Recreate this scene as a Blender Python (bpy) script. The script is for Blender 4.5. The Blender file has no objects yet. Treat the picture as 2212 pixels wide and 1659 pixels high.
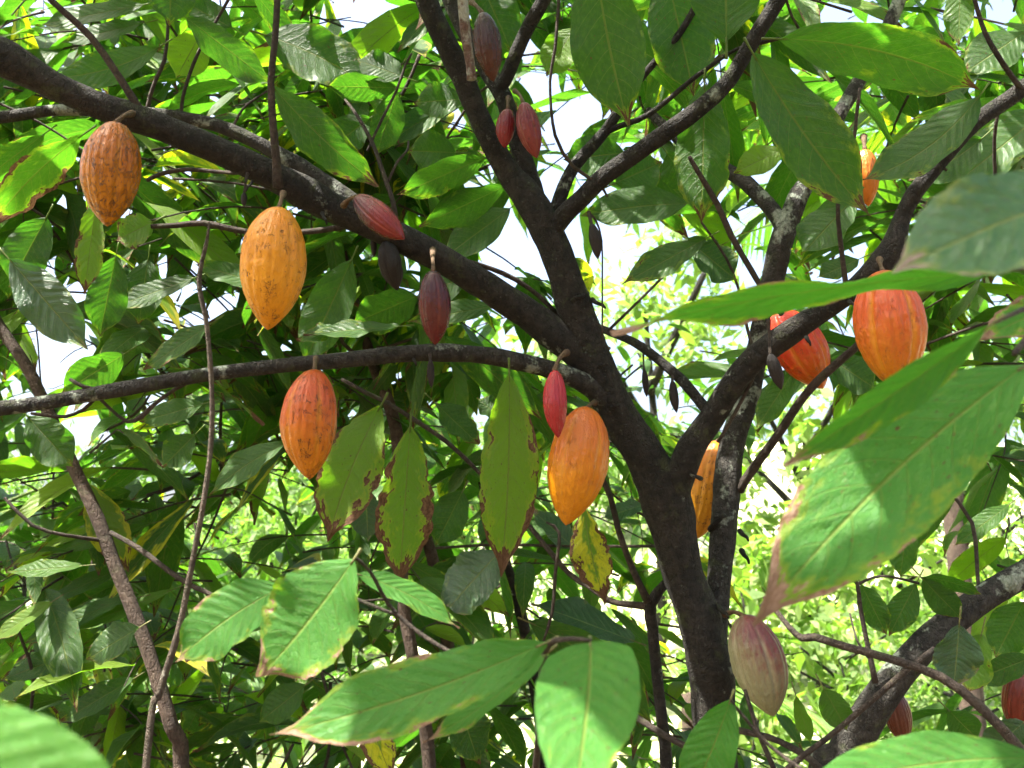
import bpy, math, random
import numpy as np
from mathutils import Vector, noise as mnoise

random.seed(11)
rng = np.random.default_rng(11)
scene = bpy.context.scene
COL = scene.collection
PI = math.pi

# ------------------------------------------------------------------ camera
F = 2171.0            # focal length in the units of a 2212 x 1659 picture
PITCH = math.radians(12)
CAM = np.array([0.0, 0.0, 1.5])
FWD = np.array([0, math.cos(PITCH), math.sin(PITCH)])
UP = np.array([0, -math.sin(PITCH), math.cos(PITCH)])
RT = np.array([1.0, 0, 0])


def P(px, py, d):
    """point at depth d seen at px,py"""
    return CAM + d * (FWD + RT * (px - 1106) / F + UP * (829.5 - py) / F)


def proj(p):
    q = np.asarray(p) - CAM
    d = q @ FWD
    d = np.where(np.abs(d) < 1e-4, 1e-4, d)
    return 1106 + F * (q @ RT) / d, 829.5 - F * (q @ UP) / d, d


def nrm(v):
    v = np.asarray(v, float)
    return v / (np.linalg.norm(v, axis=-1, keepdims=True) + 1e-12)


SUN_EL = math.radians(62)
SUN_AZ = math.atan2(-0.88, -0.40)          # measured from +Y towards +X
SUN = np.array([math.cos(SUN_EL) * math.sin(SUN_AZ), math.cos(SUN_EL) * math.cos(SUN_AZ), math.sin(SUN_EL)])


# ------------------------------------------------------------------ node helper
class NT:
    def __init__(s, name):
        s.m = bpy.data.materials.new(name)
        s.m.use_nodes = True
        s.t = s.m.node_tree
        s.t.nodes.clear()
        s.out = s.t.nodes.new('ShaderNodeOutputMaterial')

    def n(s, typ, **kw):
        nd = s.t.nodes.new('ShaderNode' + typ)
        for k, v in kw.items():
            setattr(nd, k, v)
        return nd

    def put(s, sock, v):
        if isinstance(v, bpy.types.NodeSocket):
            s.t.links.new(v, sock)
        elif v is not None:
            if sock.type == 'RGBA' and not isinstance(v, (int, float)):
                v = tuple(v) + ((1,) if len(v) == 3 else ())
            sock.default_value = v

    def math(s, op, a, b=None, c=None, clamp=False):
        nd = s.n('Math', operation=op, use_clamp=clamp)
        for i, v in enumerate((a, b, c)):
            s.put(nd.inputs[i], v)
        return nd.outputs[0]

    def mix(s, f, a, b, blend='MIX'):
        nd = s.n('Mix', data_type='RGBA', blend_type=blend)
        s.put(nd.inputs[0], f); s.put(nd.inputs[6], a); s.put(nd.inputs[7], b)
        return nd.outputs[2]

    def step(s, v, a, b, lo=0.0, hi=1.0):
        nd = s.n('MapRange', interpolation_type='SMOOTHSTEP')
        for i, x in enumerate((v, a, b, lo, hi)):
            s.put(nd.inputs[i], x)
        return nd.outputs[0]

    def noise(s, vec, scale, detail=2.0, rough=.55, dist=0.0):
        nd = s.n('TexNoise')
        s.put(nd.inputs['Vector'], vec)
        nd.inputs['Scale'].default_value = scale
        nd.inputs['Detail'].default_value = detail
        nd.inputs['Roughness'].default_value = rough
        nd.inputs['Distortion'].default_value = dist
        return nd.outputs[0]

    def comb(s, x, y, z):
        nd = s.n('CombineXYZ')
        for i, v in enumerate((x, y, z)):
            s.put(nd.inputs[i], v)
        return nd.outputs[0]

    def bump(s, h, strength, dist):
        nd = s.n('Bump')
        nd.inputs['Strength'].default_value = strength
        nd.inputs['Distance'].default_value = dist
        s.put(nd.inputs['Height'], h)
        return nd.outputs[0]

    def bsdf(s, col, rough, spec=.5, normal=None):
        nd = s.n('BsdfPrincipled')
        s.put(nd.inputs['Base Color'], col)
        s.put(nd.inputs['Roughness'], rough)
        nd.inputs['Specular IOR Level'].default_value = spec
        if normal is not None:
            s.put(nd.inputs['Normal'], normal)
        return nd

    def done(s, sh):
        s.t.links.new(sh, s.out.inputs[0])
        return s.m


def leaf_material(name, dark, mid, bright, rough=.36, trans=.45, nveins=11.0, spec=.5, tgain=1.7,
                  burnt=((.055, .026, .013), (.20, .11, .055)), quilt_amt=.5, pale=(.17, .21, .045)):
    k = NT(name)
    uv = k.n('UVMap').outputs[0]
    sep = k.n('SeparateXYZ'); k.put(sep.inputs[0], uv)
    u = sep.outputs[0]
    v = k.math('MULTIPLY_ADD', sep.outputs[1], 2.0, -1.0)
    av = k.math('ABSOLUTE', v)
    at = k.n('Attribute', attribute_name='leafdata')
    sc3 = k.n('SeparateColor'); k.put(sc3.inputs[0], at.outputs['Color'])
    hue, scor, yel = sc3.outputs[0], sc3.outputs[1], sc3.outputs[2]
    seed = at.outputs['Alpha']
    sz = k.math('MULTIPLY', seed, 91.0)
    vec = k.comb(k.math('MULTIPLY', u, 3.0), v, sz)
    n1 = k.noise(vec, 2.2, 4.0, .62)
    n2 = k.noise(vec, 9.0, 3.0)
    # green
    col = k.mix(hue, dark, mid)
    col = k.mix(k.step(hue, .62, 1.0), col, bright)
    col = k.mix(k.step(n2, .35, .75, 0, .32), col, k.mix(.5, col, bright))
    # yellowing from the rim inwards
    edge = k.math('MAXIMUM', k.math('MULTIPLY', av, .93), k.step(u, .66, 1.0, 0, 1.12))
    ed = k.math('ADD', edge, k.math('MULTIPLY_ADD', n1, 1.9, -.95))
    ed = k.math('ADD', ed, k.math('MULTIPLY_ADD', n2, .3, -.15))
    ed = k.math('ADD', ed, k.math('MULTIPLY_ADD', u, .45, -.27))
    ythr = k.math('SUBTRACT', 1.16, k.math('MULTIPLY', yel, 1.4))
    ymask = k.step(k.math('SUBTRACT', ed, ythr), 0.0, .45)
    col = k.mix(ymask, col, (.36, .31, .015))
    # scorched rim
    bthr = k.math('SUBTRACT', 1.22, k.math('MULTIPLY', scor, 1.0))
    bd = k.math('SUBTRACT', ed, bthr)
    col = k.mix(k.math('MULTIPLY', k.step(bd, -.3, -.01), .55), col, (.19, .22, .02))
    brown = k.mix(k.step(k.noise(vec, 13.0, 5.0, .7), .3, .7), *burnt)
    bm = k.step(bd, 0.0, .035)
    # veins
    ph = k.math('SUBTRACT', k.math('MULTIPLY', u, nveins), k.math('MULTIPLY', k.math('POWER', av, 1.25), 2.1))
    ph = k.math('ADD', ph, k.math('MULTIPLY', seed, 7.0))
    ph = k.math('ADD', ph, k.math('MULTIPLY', k.noise(k.comb(u, k.math('SIGN', v), sz), 5.0, 1.0), .9))
    fr = k.math('FRACT', ph)
    dd = k.math('ABSOLUTE', k.math('SUBTRACT', fr, .5))          # .5 on the vein
    lat = k.math('MULTIPLY', k.step(dd, .462, .497), k.step(av, 1.0, .5))
    rib = k.step(av, .045, .012)
    vein = k.math('MAXIMUM', k.math('MULTIPLY', lat, .55), k.math('MULTIPLY', rib, .9))
    col = k.mix(k.math('MULTIPLY', vein, .7), col, pale)
    spots = k.step(k.noise(vec, 23.0, 1.0), .70, .75, 0, .8)
    col = k.mix(spots, col, (.09, .06, .02))
    dust = k.math('MULTIPLY', k.step(k.noise(vec, 6.0, 6.0, .75), .5, .8), .16)
    col = k.mix(dust, col, (.22, .22, .16))
    hole = k.step(k.noise(vec, 14.0, 0.0), .80, .83)
    col = k.mix(hole, col, (.07, .04, .02))
    col = k.mix(bm, col, brown)
    quilt = k.math('MULTIPLY', k.math('COSINE', k.math('MULTIPLY', ph, 2 * PI)), k.step(n1, .35, .7, .1, .75))
    vor = k.n('TexVoronoi', feature='DISTANCE_TO_EDGE')
    k.put(vor.inputs['Vector'], vec); vor.inputs['Scale'].default_value = 17.0
    h = k.math('ADD', k.math('MULTIPLY', quilt, quilt_amt), k.math('MULTIPLY', k.step(vor.outputs[0], 0, .12), .22))
    h = k.math('ADD', h, k.math('MULTIPLY', rib, -1.0))
    h = k.math('ADD', h, k.math('MULTIPLY', lat, -.8))
    nb = k.bump(h, .6, .0038)
    pb = k.bsdf(col, k.math('ADD', rough, k.math('MULTIPLY', bm, .4)), spec, nb)
    tr = k.n('BsdfTranslucent')
    tc = k.mix(1.0, col, (tgain * .92, tgain * 1.3, tgain * .35), 'MULTIPLY')
    tc = k.mix(k.math('MULTIPLY', vein, .75), tc, (.05, .09, .01))
    tc = k.mix(bm, tc, k.mix(.5, brown, (.02, .01, .004)))
    k.put(tr.inputs[0], tc); k.put(tr.inputs[1], nb)
    ms = k.n('MixShader'); ms.inputs[0].default_value = trans
    k.t.links.new(pb.outputs[0], ms.inputs[1]); k.t.links.new(tr.outputs[0], ms.inputs[2])
    return k.done(ms.outputs[0])


def bark_material(name, c1, c2, lichen=(.30, .34, .27), amount=.5, scale=1.0):
    k = NT(name)
    co = k.n('TexCoord').outputs['Object']
    n1 = k.noise(co, 9 * scale, 5.0, .6)
    n2 = k.noise(co, 55 * scale, 5.0, .7)
    n3 = k.noise(co, 190 * scale, 3.0, .6)
    col = k.mix(k.step(n2, .3, .7), c1, c2)
    col = k.mix(k.step(n1, .35, .7, 0, .6), col, tuple(x * .55 for x in c1))
    a = .74 - .22 * amount
    lm = k.step(k.math('ADD', k.math('MULTIPLY', n1, .65), k.math('MULTIPLY', k.noise(co, 38 * scale, 4.0, .7), .35)), a - .04, a + .03)
    col = k.mix(k.math('MULTIPLY', lm, .75), col, k.mix(n3, tuple(x * .7 for x in lichen), lichen))
    moss = k.step(k.noise(co, 24 * scale, 4.0, .65), .56, .68, 0, .35)
    col = k.mix(moss, col, (.06, .075, .025))
    vo = k.n('TexVoronoi', feature='DISTANCE_TO_EDGE')
    mpb = k.n('Mapping'); k.put(mpb.inputs[0], k.mix(.02, co, k.n('TexNoise').outputs[1], 'ADD')); mpb.inputs['Scale'].default_value = (1, 1, .38)
    k.put(vo.inputs['Vector'], mpb.outputs[0]); vo.inputs['Scale'].default_value = 150 * scale
    ck = k.step(vo.outputs[0], .0, .10)
    h = k.math('ADD', k.math('MULTIPLY', n2, 1.0), k.math('MULTIPLY', n3, .5))
    h = k.math('ADD', h, k.math('MULTIPLY', ck, .22))
    col = k.mix(k.step(ck, 1.0, 0.0, 0, .2), col, tuple(x * .4 for x in c1))
    fl = k.step(k.noise(co, 130 * scale, 3.0, .7), .63, .72, 0, .28)
    col = k.mix(fl, col, tuple(x * .55 for x in lichen))
    h = k.math('ADD', h, k.math('MULTIPLY', n1, .7))
    return k.done(k.bsdf(col, .85, .25, k.bump(h, 1.0, .010)).outputs[0])


def pod_material(name, top, bot, furrow, scratch=.4, rough=.42, split=.5, mott=.28, side=None):
    k = NT(name)
    uv = k.n('UVMap').outputs[0]
    sep = k.n('SeparateXYZ'); k.put(sep.inputs[0], uv)
    u, t = sep.outputs[0], sep.outputs[1]
    co = k.n('TexCoord').outputs['Object']
    at = k.n('Attribute', attribute_name='furrow')
    g = at.outputs['Fac']
    n1 = k.noise(co, 26, 4.0, .6)
    st = k.n('Mapping'); k.put(st.inputs[0], co); st.inputs['Scale'].default_value = (1, 1, .35)
    n2 = k.noise(st.outputs[0], 170, 3.0, .65)
    m = k.math('ADD', t, k.math('MULTIPLY_ADD', n1, .7, -.35))
    m = k.math('ADD', m, k.math('MULTIPLY_ADD', n2, mott, -mott / 2))
    if side is not None:
        m = k.math('ADD', m, k.math('MULTIPLY', k.math('SINE', k.math('ADD', k.math('MULTIPLY', u, 2 * PI), side)), .35))
    col = k.mix(k.step(m, split - .45, split + .45), top, bot)
    col = k.mix(k.step(n2, .45, .75, 0, .35), col, tuple(x * .55 for x in top))
    col = k.mix(k.math('MULTIPLY', k.math('MULTIPLY', k.step(g, .22, .95), k.step(n1, .3, .65, .35, 1.0)), .62), col, furrow)
    # blemishes: short dark cracks and scabs
    mp = k.n('Mapping'); k.put(mp.inputs[0], co); mp.inputs['Scale'].default_value = (1, 1, .5)
    w = k.noise(mp.outputs[0], 75, 4.0, .65, 1.2)
    crack = k.step(k.math('ABSOLUTE', k.math('SUBTRACT', w, .5)), .020, .007)
    patch = k.step(k.noise(co, 60, 2.0, .6), .62 - .16 * scratch, .66 - .16 * scratch)
    scab = k.step(k.noise(mp.outputs[0], 33, 5.0, .72, .6), .72 - .09 * scratch, .75 - .09 * scratch)
    dk = k.math('MAXIMUM', k.math('MULTIPLY', crack, patch), scab)
    dk = k.math('MULTIPLY', dk, min(1.0, scratch * 2.2))
    col = k.mix(k.math('MULTIPLY', dk, .85), col, (.035, .018, .010))
    speck = k.step(k.noise(co, 210, 1.0), .70, .76, 0, .5)
    col = k.mix(speck, col, tuple(x * .5 for x in bot))
    h = k.math('ADD', k.math('MULTIPLY', n2, .6), k.math('MULTIPLY', n1, 1.2))
    h = k.math('SUBTRACT', h, k.math('MULTIPLY', dk, .5))
    return k.done(k.bsdf(col, k.math('MULTIPLY_ADD', dk, .35, rough - .10), .36, k.bump(h, .8, .005)).outputs[0])


def plain_material(name, c1, c2, scale, rough=.8):
    k = NT(name)
    co = k.n('TexCoord').outputs['Object']
    n = k.noise(co, scale, 5.0, .65)
    return k.done(k.bsdf(k.mix(k.step(n, .3, .7), c1, c2), rough, .3, k.bump(n, .6, .01)).outputs[0])


M_LEAF = leaf_material('cocoa_leaf', (.022, .064, .012), (.040, .108, .014), (.13, .21, .014), rough=.42, trans=.52, spec=.36, tgain=1.65)
M_YOUNG = leaf_material('near_leaf', (.034, .122, .024), (.054, .160, .028), (.12, .22, .03), rough=.48, spec=.14, tgain=1.7, trans=.42, burnt=((.15, .075, .04), (.40, .28, .20)), quilt_amt=.62)
M_SHEEN = leaf_material('glossy_leaf', (.020, .070, .020), (.032, .10, .022), (.10, .19, .03), rough=.36, spec=.75, tgain=1.3, trans=.3, burnt=((.12, .08, .06), (.36, .28, .22)), quilt_amt=.7)
M_FAR = leaf_material('far_leaf', (.07, .13, .03), (.11, .18, .05), (.19, .25, .07), rough=.5, nveins=4.0)
M_PALM = leaf_material('palm_leaf', (.04, .10, .02), (.07, .16, .02), (.13, .22, .02), rough=.4, nveins=2.0)
M_BARK = bark_material('dark_bark', (.0085, .0080, .0068), (.034, .0295, .0235), amount=.55)
M_BARKL = bark_material('lichen_bark', (.013, .012, .010), (.052, .047, .039), amount=.74)
M_POLE = bark_material('reddish_bark', (.045, .030, .022), (.11, .078, .058), amount=.1)
M_TWIG = bark_material('twig_bark', (.035, .026, .020), (.09, .068, .052), amount=.25, scale=1.6)
M_TWIGP = bark_material('pale_twig_bark', (.06, .045, .032), (.16, .125, .09), lichen=(.36, .34, .27), amount=.5, scale=2.0)
M_STALK = plain_material('pod_stalk', (.045, .026, .013), (.11, .065, .03), 120)
M_PET = plain_material('petiole', (.07, .085, .02), (.13, .12, .04), 90, .5)


# ------------------------------------------------------------------ mesh accumulator
class Acc:
    def __init__(s):
        s.v, s.f, s.uv, s.a, s.n, s.mi, s.cur = [], [], [], [], 0, [], 0

    def add(s, v, f, uv=None, a=None):
        v = np.asarray(v, float).reshape(-1, 3)
        s.v.append(v)
        s.f.append(np.asarray(f, int).reshape(-1, 4) + s.n)
        s.mi.append(np.full(len(s.f[-1]), s.cur))
        s.uv.append(np.zeros((len(v), 2)) if uv is None else np.asarray(uv, float))
        if a is None:
            a = (0, 0, 0, 0)
        s.a.append(np.broadcast_to(np.asarray(a, float), (len(v), 4)))
        s.n += len(v)

    def build(s, name, mat, parent=None, base=None, attr='leafdata', label=None, mat2=None):
        V = np.concatenate(s.v); Fc = np.concatenate(s.f)
        base = np.zeros(3) if base is None else np.asarray(base, float)
        V = V - base
        me = bpy.data.meshes.new(name)
        nf = len(Fc)
        tri = Fc[:, 3] == Fc[:, 2]
        ln = np.where(tri, 3, 4)
        st = np.concatenate([[0], np.cumsum(ln)[:-1]])
        keep = np.ones((nf, 4), bool); keep[tri, 3] = False
        loops = Fc[keep]
        me.vertices.add(len(V)); me.vertices.foreach_set('co', V.astype(np.float32).ravel())
        me.loops.add(len(loops)); me.loops.foreach_set('vertex_index', loops.astype(np.int32))
        me.polygons.add(nf)
        me.polygons.foreach_set('loop_start', st.astype(np.int32))
        me.polygons.foreach_set('use_smooth', np.ones(nf, bool))
        me.update(calc_edges=True)
        uvl = me.uv_layers.new(name='UVMap')
        uvl.data.foreach_set('uv', np.concatenate(s.uv)[loops].astype(np.float32).ravel())
        ca = me.attributes.new(attr, 'FLOAT_COLOR', 'POINT')
        ca.data.foreach_set('color', np.concatenate(s.a).astype(np.float32).ravel())
        me.materials.append(mat)
        if mat2:
            me.materials.append(mat2)
            me.polygons.foreach_set('material_index', np.concatenate(s.mi).astype(np.int32))
        o = bpy.data.objects.new(name, me)
        COL.objects.link(o)
        if parent is not None:
            o.parent = parent
        else:
            o.location = Vector(base)
        if label:
            o['label'] = label
        return o


def thing(name, label, cat, base, group=None):
    o = bpy.data.objects.new(name, None)
    o.empty_display_size = .1
    COL.objects.link(o)
    o.location = Vector(base)
    tag(o, label, cat, group)
    return o


def tag(o, label, cat, group=None, kind=None):
    o['label'] = label
    o['category'] = cat
    if group:
        o['group'] = group
    if kind:
        o['kind'] = kind


# ------------------------------------------------------------------ generators
def grid_faces(nu, nv, wrap=False):
    i = np.arange(nu - 1)[:, None]
    j = np.arange(nv if wrap else nv - 1)[None, :]
    j2 = (j + 1) % nv
    a = i * nv + j
    b = i * nv + j2
    return np.stack([a, b, b + nv, a + nv], -1).reshape(-1, 4)


def catmull(pts, step):
    pts = np.asarray(pts, float)
    if len(pts) == 2:
        pts = np.array([pts[0], (pts[0] + pts[1]) / 2, pts[1]])
    ext = np.vstack([2 * pts[0] - pts[1], pts, 2 * pts[-1] - pts[-2]])
    out = []
    for i in range(1, len(ext) - 2):
        p0, p1, p2, p3 = ext[i - 1:i + 3]
        n = max(2, int(np.linalg.norm((p2 - p1)[:3]) / step))
        t = (np.arange(n) / n)[:, None]
        out.append(.5 * (2 * p1 + (p2 - p0) * t + (2 * p0 - 5 * p1 + 4 * p2 - p3) * t ** 2 + (3 * p1 - p0 - 3 * p2 + p3) * t ** 3))
    out.append(ext[-2][None])
    return np.concatenate(out)


def tube(acc, pts, sides=10, step=.03, rough=0.0, knots=0.0, uvzero=False):
    """pts: rows x,y,z,r"""
    c = catmull(pts, step)
    r = np.maximum(c[:, 3], 1e-4)
    c = c[:, :3]
    t = nrm(np.gradient(c, axis=0))
    ref = np.array([0, 0, 1.0]) if abs(t[0][2]) < .9 else np.array([0, 1.0, 0])
    s = nrm(np.cross(t[0], ref))
    rows = []
    ang = np.arange(sides) / sides * 2 * PI
    for i in range(len(c)):
        s = nrm(s - t[i] * (s @ t[i]))
        b = np.cross(t[i], s)
        ring = np.cos(ang)[:, None] * s + np.sin(ang)[:, None] * b
        rr = np.full(sides, r[i])
        if rough or knots:
            for k in range(sides):
                p = Vector(c[i] + ring[k] * r[i])
                d = rough * (mnoise.noise(p * 22) + .6 * mnoise.noise(p * 60))
                d += knots * max(0, mnoise.noise(p * 9 + Vector((7, 3, 1))) - .18) * 1.6
                rr[k] *= 1 + d
        rows.append(c[i] + ring * rr[:, None])
    V = np.array(rows)
    n = len(c)
    f = grid_faces(n, sides, True)
    V = V.reshape(-1, 3)
    e0, e1 = len(V), len(V) + 1
    V = np.vstack([V, c[0] - t[0] * r[0] * .3, c[-1] + t[-1] * r[-1] * .3])
    j = np.arange(sides)
    j2 = (j + 1) % sides
    caps = np.vstack([np.stack([j2, j, np.full(sides, e0), np.full(sides, e0)], -1),
                      np.stack([(n - 1) * sides + j, (n - 1) * sides + j2, np.full(sides, e1), np.full(sides, e1)], -1)])
    uv = np.zeros((len(V), 2)); uv[:, 1] = .5
    acc.add(V, np.vstack([f, caps]), uv, (0.7, 0, 0, 0))


SU = np.array([0, .03, .08, .16, .28, .42, .55, .66, .75, .83, .88, .92, .96, 1.0])
SW = np.array([.03, .18, .37, .60, .83, .97, 1.0, .94, .79, .55, .33, .17, .08, .012])


def leaf(acc, B, M, T, W, n0, nu=9, nv=5, hue=.5, sc=0., yel=0., fold=.12, curl=.0, ripple=0., wave=.03,
         twist=0., eaten=0., veins=11, petiole=0., pdir=None, narrow=1.0, seed=None, early=1.0, pet=None):
    seed = random.random() if seed is None else seed
    B, M, T = (np.asarray(x, float) for x in (B, M, T))
    u = np.linspace(0, 1, nu)
    if nu < 14:
        u = np.array([0, .06, .17, .32, .5, .68, .80, .90, 1.0]) if nu == 9 else u
    uu = u[:, None]
    c = (1 - uu) ** 2 * B + 2 * uu * (1 - uu) * M + uu ** 2 * T
    t = nrm(2 * (1 - uu) * (M - B) + 2 * uu * (T - M))
    n0 = np.asarray(n0, float)
    s = nrm(np.cross(t, n0))
    nn = np.cross(s, t)
    if twist:
        a = (twist * u)[:, None]
        s, nn = s * np.cos(a) + nn * np.sin(a), nn * np.cos(a) - s * np.sin(a)
    v = np.linspace(-1, 1, nv)
    half = W / 2 * np.interp(u ** early, SU, SW) * narrow
    hw = np.repeat(half[:, None], nv, 1)
    if eaten:
        for sg, off in ((-1, 3.1), (1, 8.7)):
            e = np.array([max(0, mnoise.noise(Vector((x * 5, seed * 50 + off, 0)))) * .5 + max(0, mnoise.noise(Vector((x * 17, seed * 50 + off, 4))) - .05) * .55
                          + .12 * abs(mnoise.noise(Vector((x * 45, seed * 9 + off, 2)))) for x in u])
            e = 1 - np.clip(eaten * e, 0, .75)
            hw[:, np.sign(v) == sg] *= e[:, None]
    av = np.abs(v)[None, :]
    L = np.linalg.norm(T - B)
    z = fold * av * hw - curl * (v[None, :] ** 2) * hw
    if ripple:
        ph = u[:, None] * veins - 2.1 * av ** 1.25 + seed * 7
        z = z + ripple * W * np.cos(2 * PI * ph) * np.clip(av * 3, 0, 1) * np.clip((1 - av) * 3 + .45, 0, 1) * np.interp(u, [0, .1, .85, 1], [0, 1, 1, 0])[:, None]
    if wave:
        p1 = seed * 40
        z = z + wave * W * (np.sin(u[:, None] * 11 + p1 + np.sign(v)[None, :] * 1.3) + .5 * np.sin(u[:, None] * 23 + p1 * 2)) * av ** 2
    pos = c[:, None, :] + s[:, None, :] * (hw * v[None, :])[:, :, None] + nn[:, None, :] * z[:, :, None]
    uv = np.stack(np.broadcast_arrays(u[:, None], (v[None, :] + 1) / 2), -1).reshape(-1, 2)
    acc.add(pos.reshape(-1, 3), grid_faces(nu, nv), uv, (hue, sc, yel, seed))
    if petiole:
        d = -t[0] if pdir is None else nrm(pdir)
        q = B + d * petiole
        r = max(.0011, W * .016)
        tube(pet or acc, [[*(B + t[0] * L * .04), r * .8], [*(B + d * petiole * .35), r], [*q, r * 1.35]], 6, petiole / 3)


def view_leaf(acc, bx, by, tx, ty, w, d, dd=0., roll=0., bow=0., sag=0., twist=0., **kw):
    """leaf from its base to its tip; w = apparent width; roll = turn of the blade about its axis (deg)"""
    B = P(bx, by, d); T = P(tx, ty, d + dd)
    ax = nrm(T - B)
    vd = nrm((B + T) / 2 - CAM)
    n = -vd - ax * (-vd @ ax); n = nrm(n)
    sd = np.cross(ax, n)
    L = np.linalg.norm(T - B)
    M = (B + T) / 2 + sd * bow * L + n * sag * L
    a = math.radians(roll)
    n2 = n * math.cos(a) + sd * math.sin(a)
    W = w / F * (d + dd / 2) / max(.25, math.cos(a))
    kw.setdefault('nu', 56); kw.setdefault('nv', 13)
    leaf(acc, B, M, T, W, n2, twist=math.radians(twist), **kw)


def px_tube(acc, pts, sides=10, step=.03, rough=0., knots=0.):
    """pts: (px, py, depth, apparent width)"""
    kk = .89 if sides >= 14 else 1
    q = [[*P(x, y, d), kk * w / 2 / F * d] for x, y, d, w in pts]
    tube(acc, q, sides, step, rough, knots)


def pod_mesh(acc, top, tip, R, nt=46, na=60, lean=None, rot=0., neck=1.0, shrivel=0., rib=1.0):
    top, tip = np.asarray(top), np.asarray(tip)
    ax = nrm(tip - top); L = np.linalg.norm(tip - top)
    ref = nrm(np.cross(ax, [0.03, 1, 0.02])); b2 = np.cross(ax, ref)
    tt = (1 - np.cos(np.linspace(0, PI, nt))) / 2
    pr = np.interp(tt, [0, .008, .03, .08, .16, .27, .38, .5, .62, .73, .82, .89, .94, .975, 1],
                   [.0, .16, .34, .53, .74, .91, .985, 1.0, .94, .80, .62, .43, .27, .145, .0])
    pr = np.convolve(np.pad(pr, 1, mode='edge'), [.2, .6, .2], 'valid'); pr[0] = pr[-1] = 0
    th = np.arange(na) / na * 2 * PI
    g5 = np.exp(-((((th * 5 / (2 * PI)) % 1) - .5) / .10) ** 2)
    g10 = np.exp(-((((th * 5 / (2 * PI) + .5) % 1) - .5) / .07) ** 2)
    fur = np.clip(g5 + .45 * g10, 0, 1)
    amp = np.sin(PI * np.clip(tt, 0, 1)) ** .45
    rr = R * pr[:, None] * (1 + .055 * rib * amp[:, None] * np.cos(10 * th)[None, :] - rib * (.19 + .05 * shrivel) * amp[:, None] * (g5 + .55 * g10)[None, :] - .02 * amp[:, None] * np.cos(20 * th)[None, :] ** 2)
    pos = np.zeros((nt, na, 3))
    bd = (ref * random.uniform(-1, 1) + b2 * random.uniform(-.6, .6)) * R * .11
    lop = random.uniform(0, 2 * PI)
    rr = rr * (1 + .05 * np.cos(th - lop)[None, :] * np.interp(tt, [0, .3, .7, 1], [1, .3, -.3, -1])[:, None])
    for i in range(nt):
        for j in range(na):
            dr = ref * math.cos(th[j] + rot) + b2 * math.sin(th[j] + rot)
            c = top + ax * L * tt[i] + bd * math.sin(PI * tt[i])
            p = Vector(c + dr * rr[i, j])
            k = 1 + .018 * mnoise.noise(p * 110) * amp[i] + .012 * mnoise.noise(p * 45) * amp[i] + .03 * mnoise.noise(p * 18)
            if shrivel:
                k += shrivel * .35 * mnoise.noise(p * 45)
            pos[i, j] = c + dr * rr[i, j] * k
    uv = np.stack(np.broadcast_arrays((th / (2 * PI))[None, :], tt[:, None]), -1).reshape(-1, 2)
    f = grid_faces(nt, na, True)
    a = np.zeros((nt * na, 4)); a[:, 0] = a[:, 1] = a[:, 2] = np.broadcast_to(fur[None, :] * amp[:, None], (nt, na)).ravel(); a[:, 3] = 1
    acc.v.append(pos.reshape(-1, 3)); acc.f.append(f + acc.n); acc.uv.append(uv); acc.a.append(a); acc.n += nt * na


# ------------------------------------------------------------------ setting: ground, sky
def terr(x, y):
    a = min(1, max(0, (y - 8.5) / 20)); a = a * a * (3 - 2 * a)
    b = min(1, max(0, (x + 3.5) / 5)); b = b * b * (3 - 2 * b)
    return a * (1.2 + 4.6 * b)


def make_ground():
    acc = Acc()
    xs = np.concatenate([np.linspace(-400, -30, 10), np.linspace(-25, 25, 61), np.linspace(30, 400, 10)])
    ys = np.concatenate([np.linspace(-400, -30, 10), np.linspace(-25, 35, 73), np.linspace(40, 500, 12)])
    V = []
    for y in ys:
        for x in xs:
            z = .10 * mnoise.noise(Vector((x * .35, y * .35, 0))) + .05 * mnoise.noise(Vector((x * 1.3, y * 1.3, 5)))
            if abs(x) > 25 or y > 30:
                z -= .1
            V.append((x, y, z - .08 + terr(x, y)))
    f = grid_faces(len(ys), len(xs))
    acc.add(V, f)
    o = acc.build('ground', ground_material())
    o['kind'] = 'structure'


def ground_material():
    k = NT('ground')
    co = k.n('TexCoord').outputs['Object']
    sp = k.n('SeparateXYZ'); k.put(sp.inputs[0], co)
    n = k.noise(co, 6, 5.0, .65)
    litter = k.mix(k.step(n, .3, .7), (.05, .036, .022), (.13, .09, .05))
    m = k.noise(co, 1.6, 5.0, .6)
    grass = k.mix(k.step(m, .3, .7), (.38, .40, .22), (.54, .53, .37))
    grass = k.mix(k.step(k.noise(co, 14, 4.0, .7), .45, .7, 0, .7), grass, (.07, .12, .03))
    f = k.step(k.math('ADD', sp.outputs[1], k.math('MULTIPLY', m, 3.0)), 7.5, 9.5)
    return k.done(k.bsdf(k.mix(f, litter, grass), .95, .2, k.bump(n, .6, .03)).outputs[0])


make_ground()

# ------------------------------------------------------------------ the fruiting cocoa tree
G_POD = 'cocoa pods growing on the tree'
BASE = np.array([*P(1545, 1640, 2.02)[:2], 0.0])
tree = thing('cocoa_tree', 'large dark forked cocoa tree bearing the coloured pods, in the middle of the grove', 'tree', BASE)


def limb(pts, sides=18, rough=.065, knots=.17, name='branch', mat=M_BARK, parent=None, base=None, step=.018, label=None):
    a = Acc(); px_tube(a, pts, sides, step, rough, knots)
    return a.build(name, mat, parent or tree, BASE if base is None else base, label=label)


def ground_pts(x, y, d, w, grow=1.15):
    """extra nodes carrying a stem from px point down to the ground"""
    p = P(x, y, d)
    r = w / 2 / F * d
    return p, r


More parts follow.
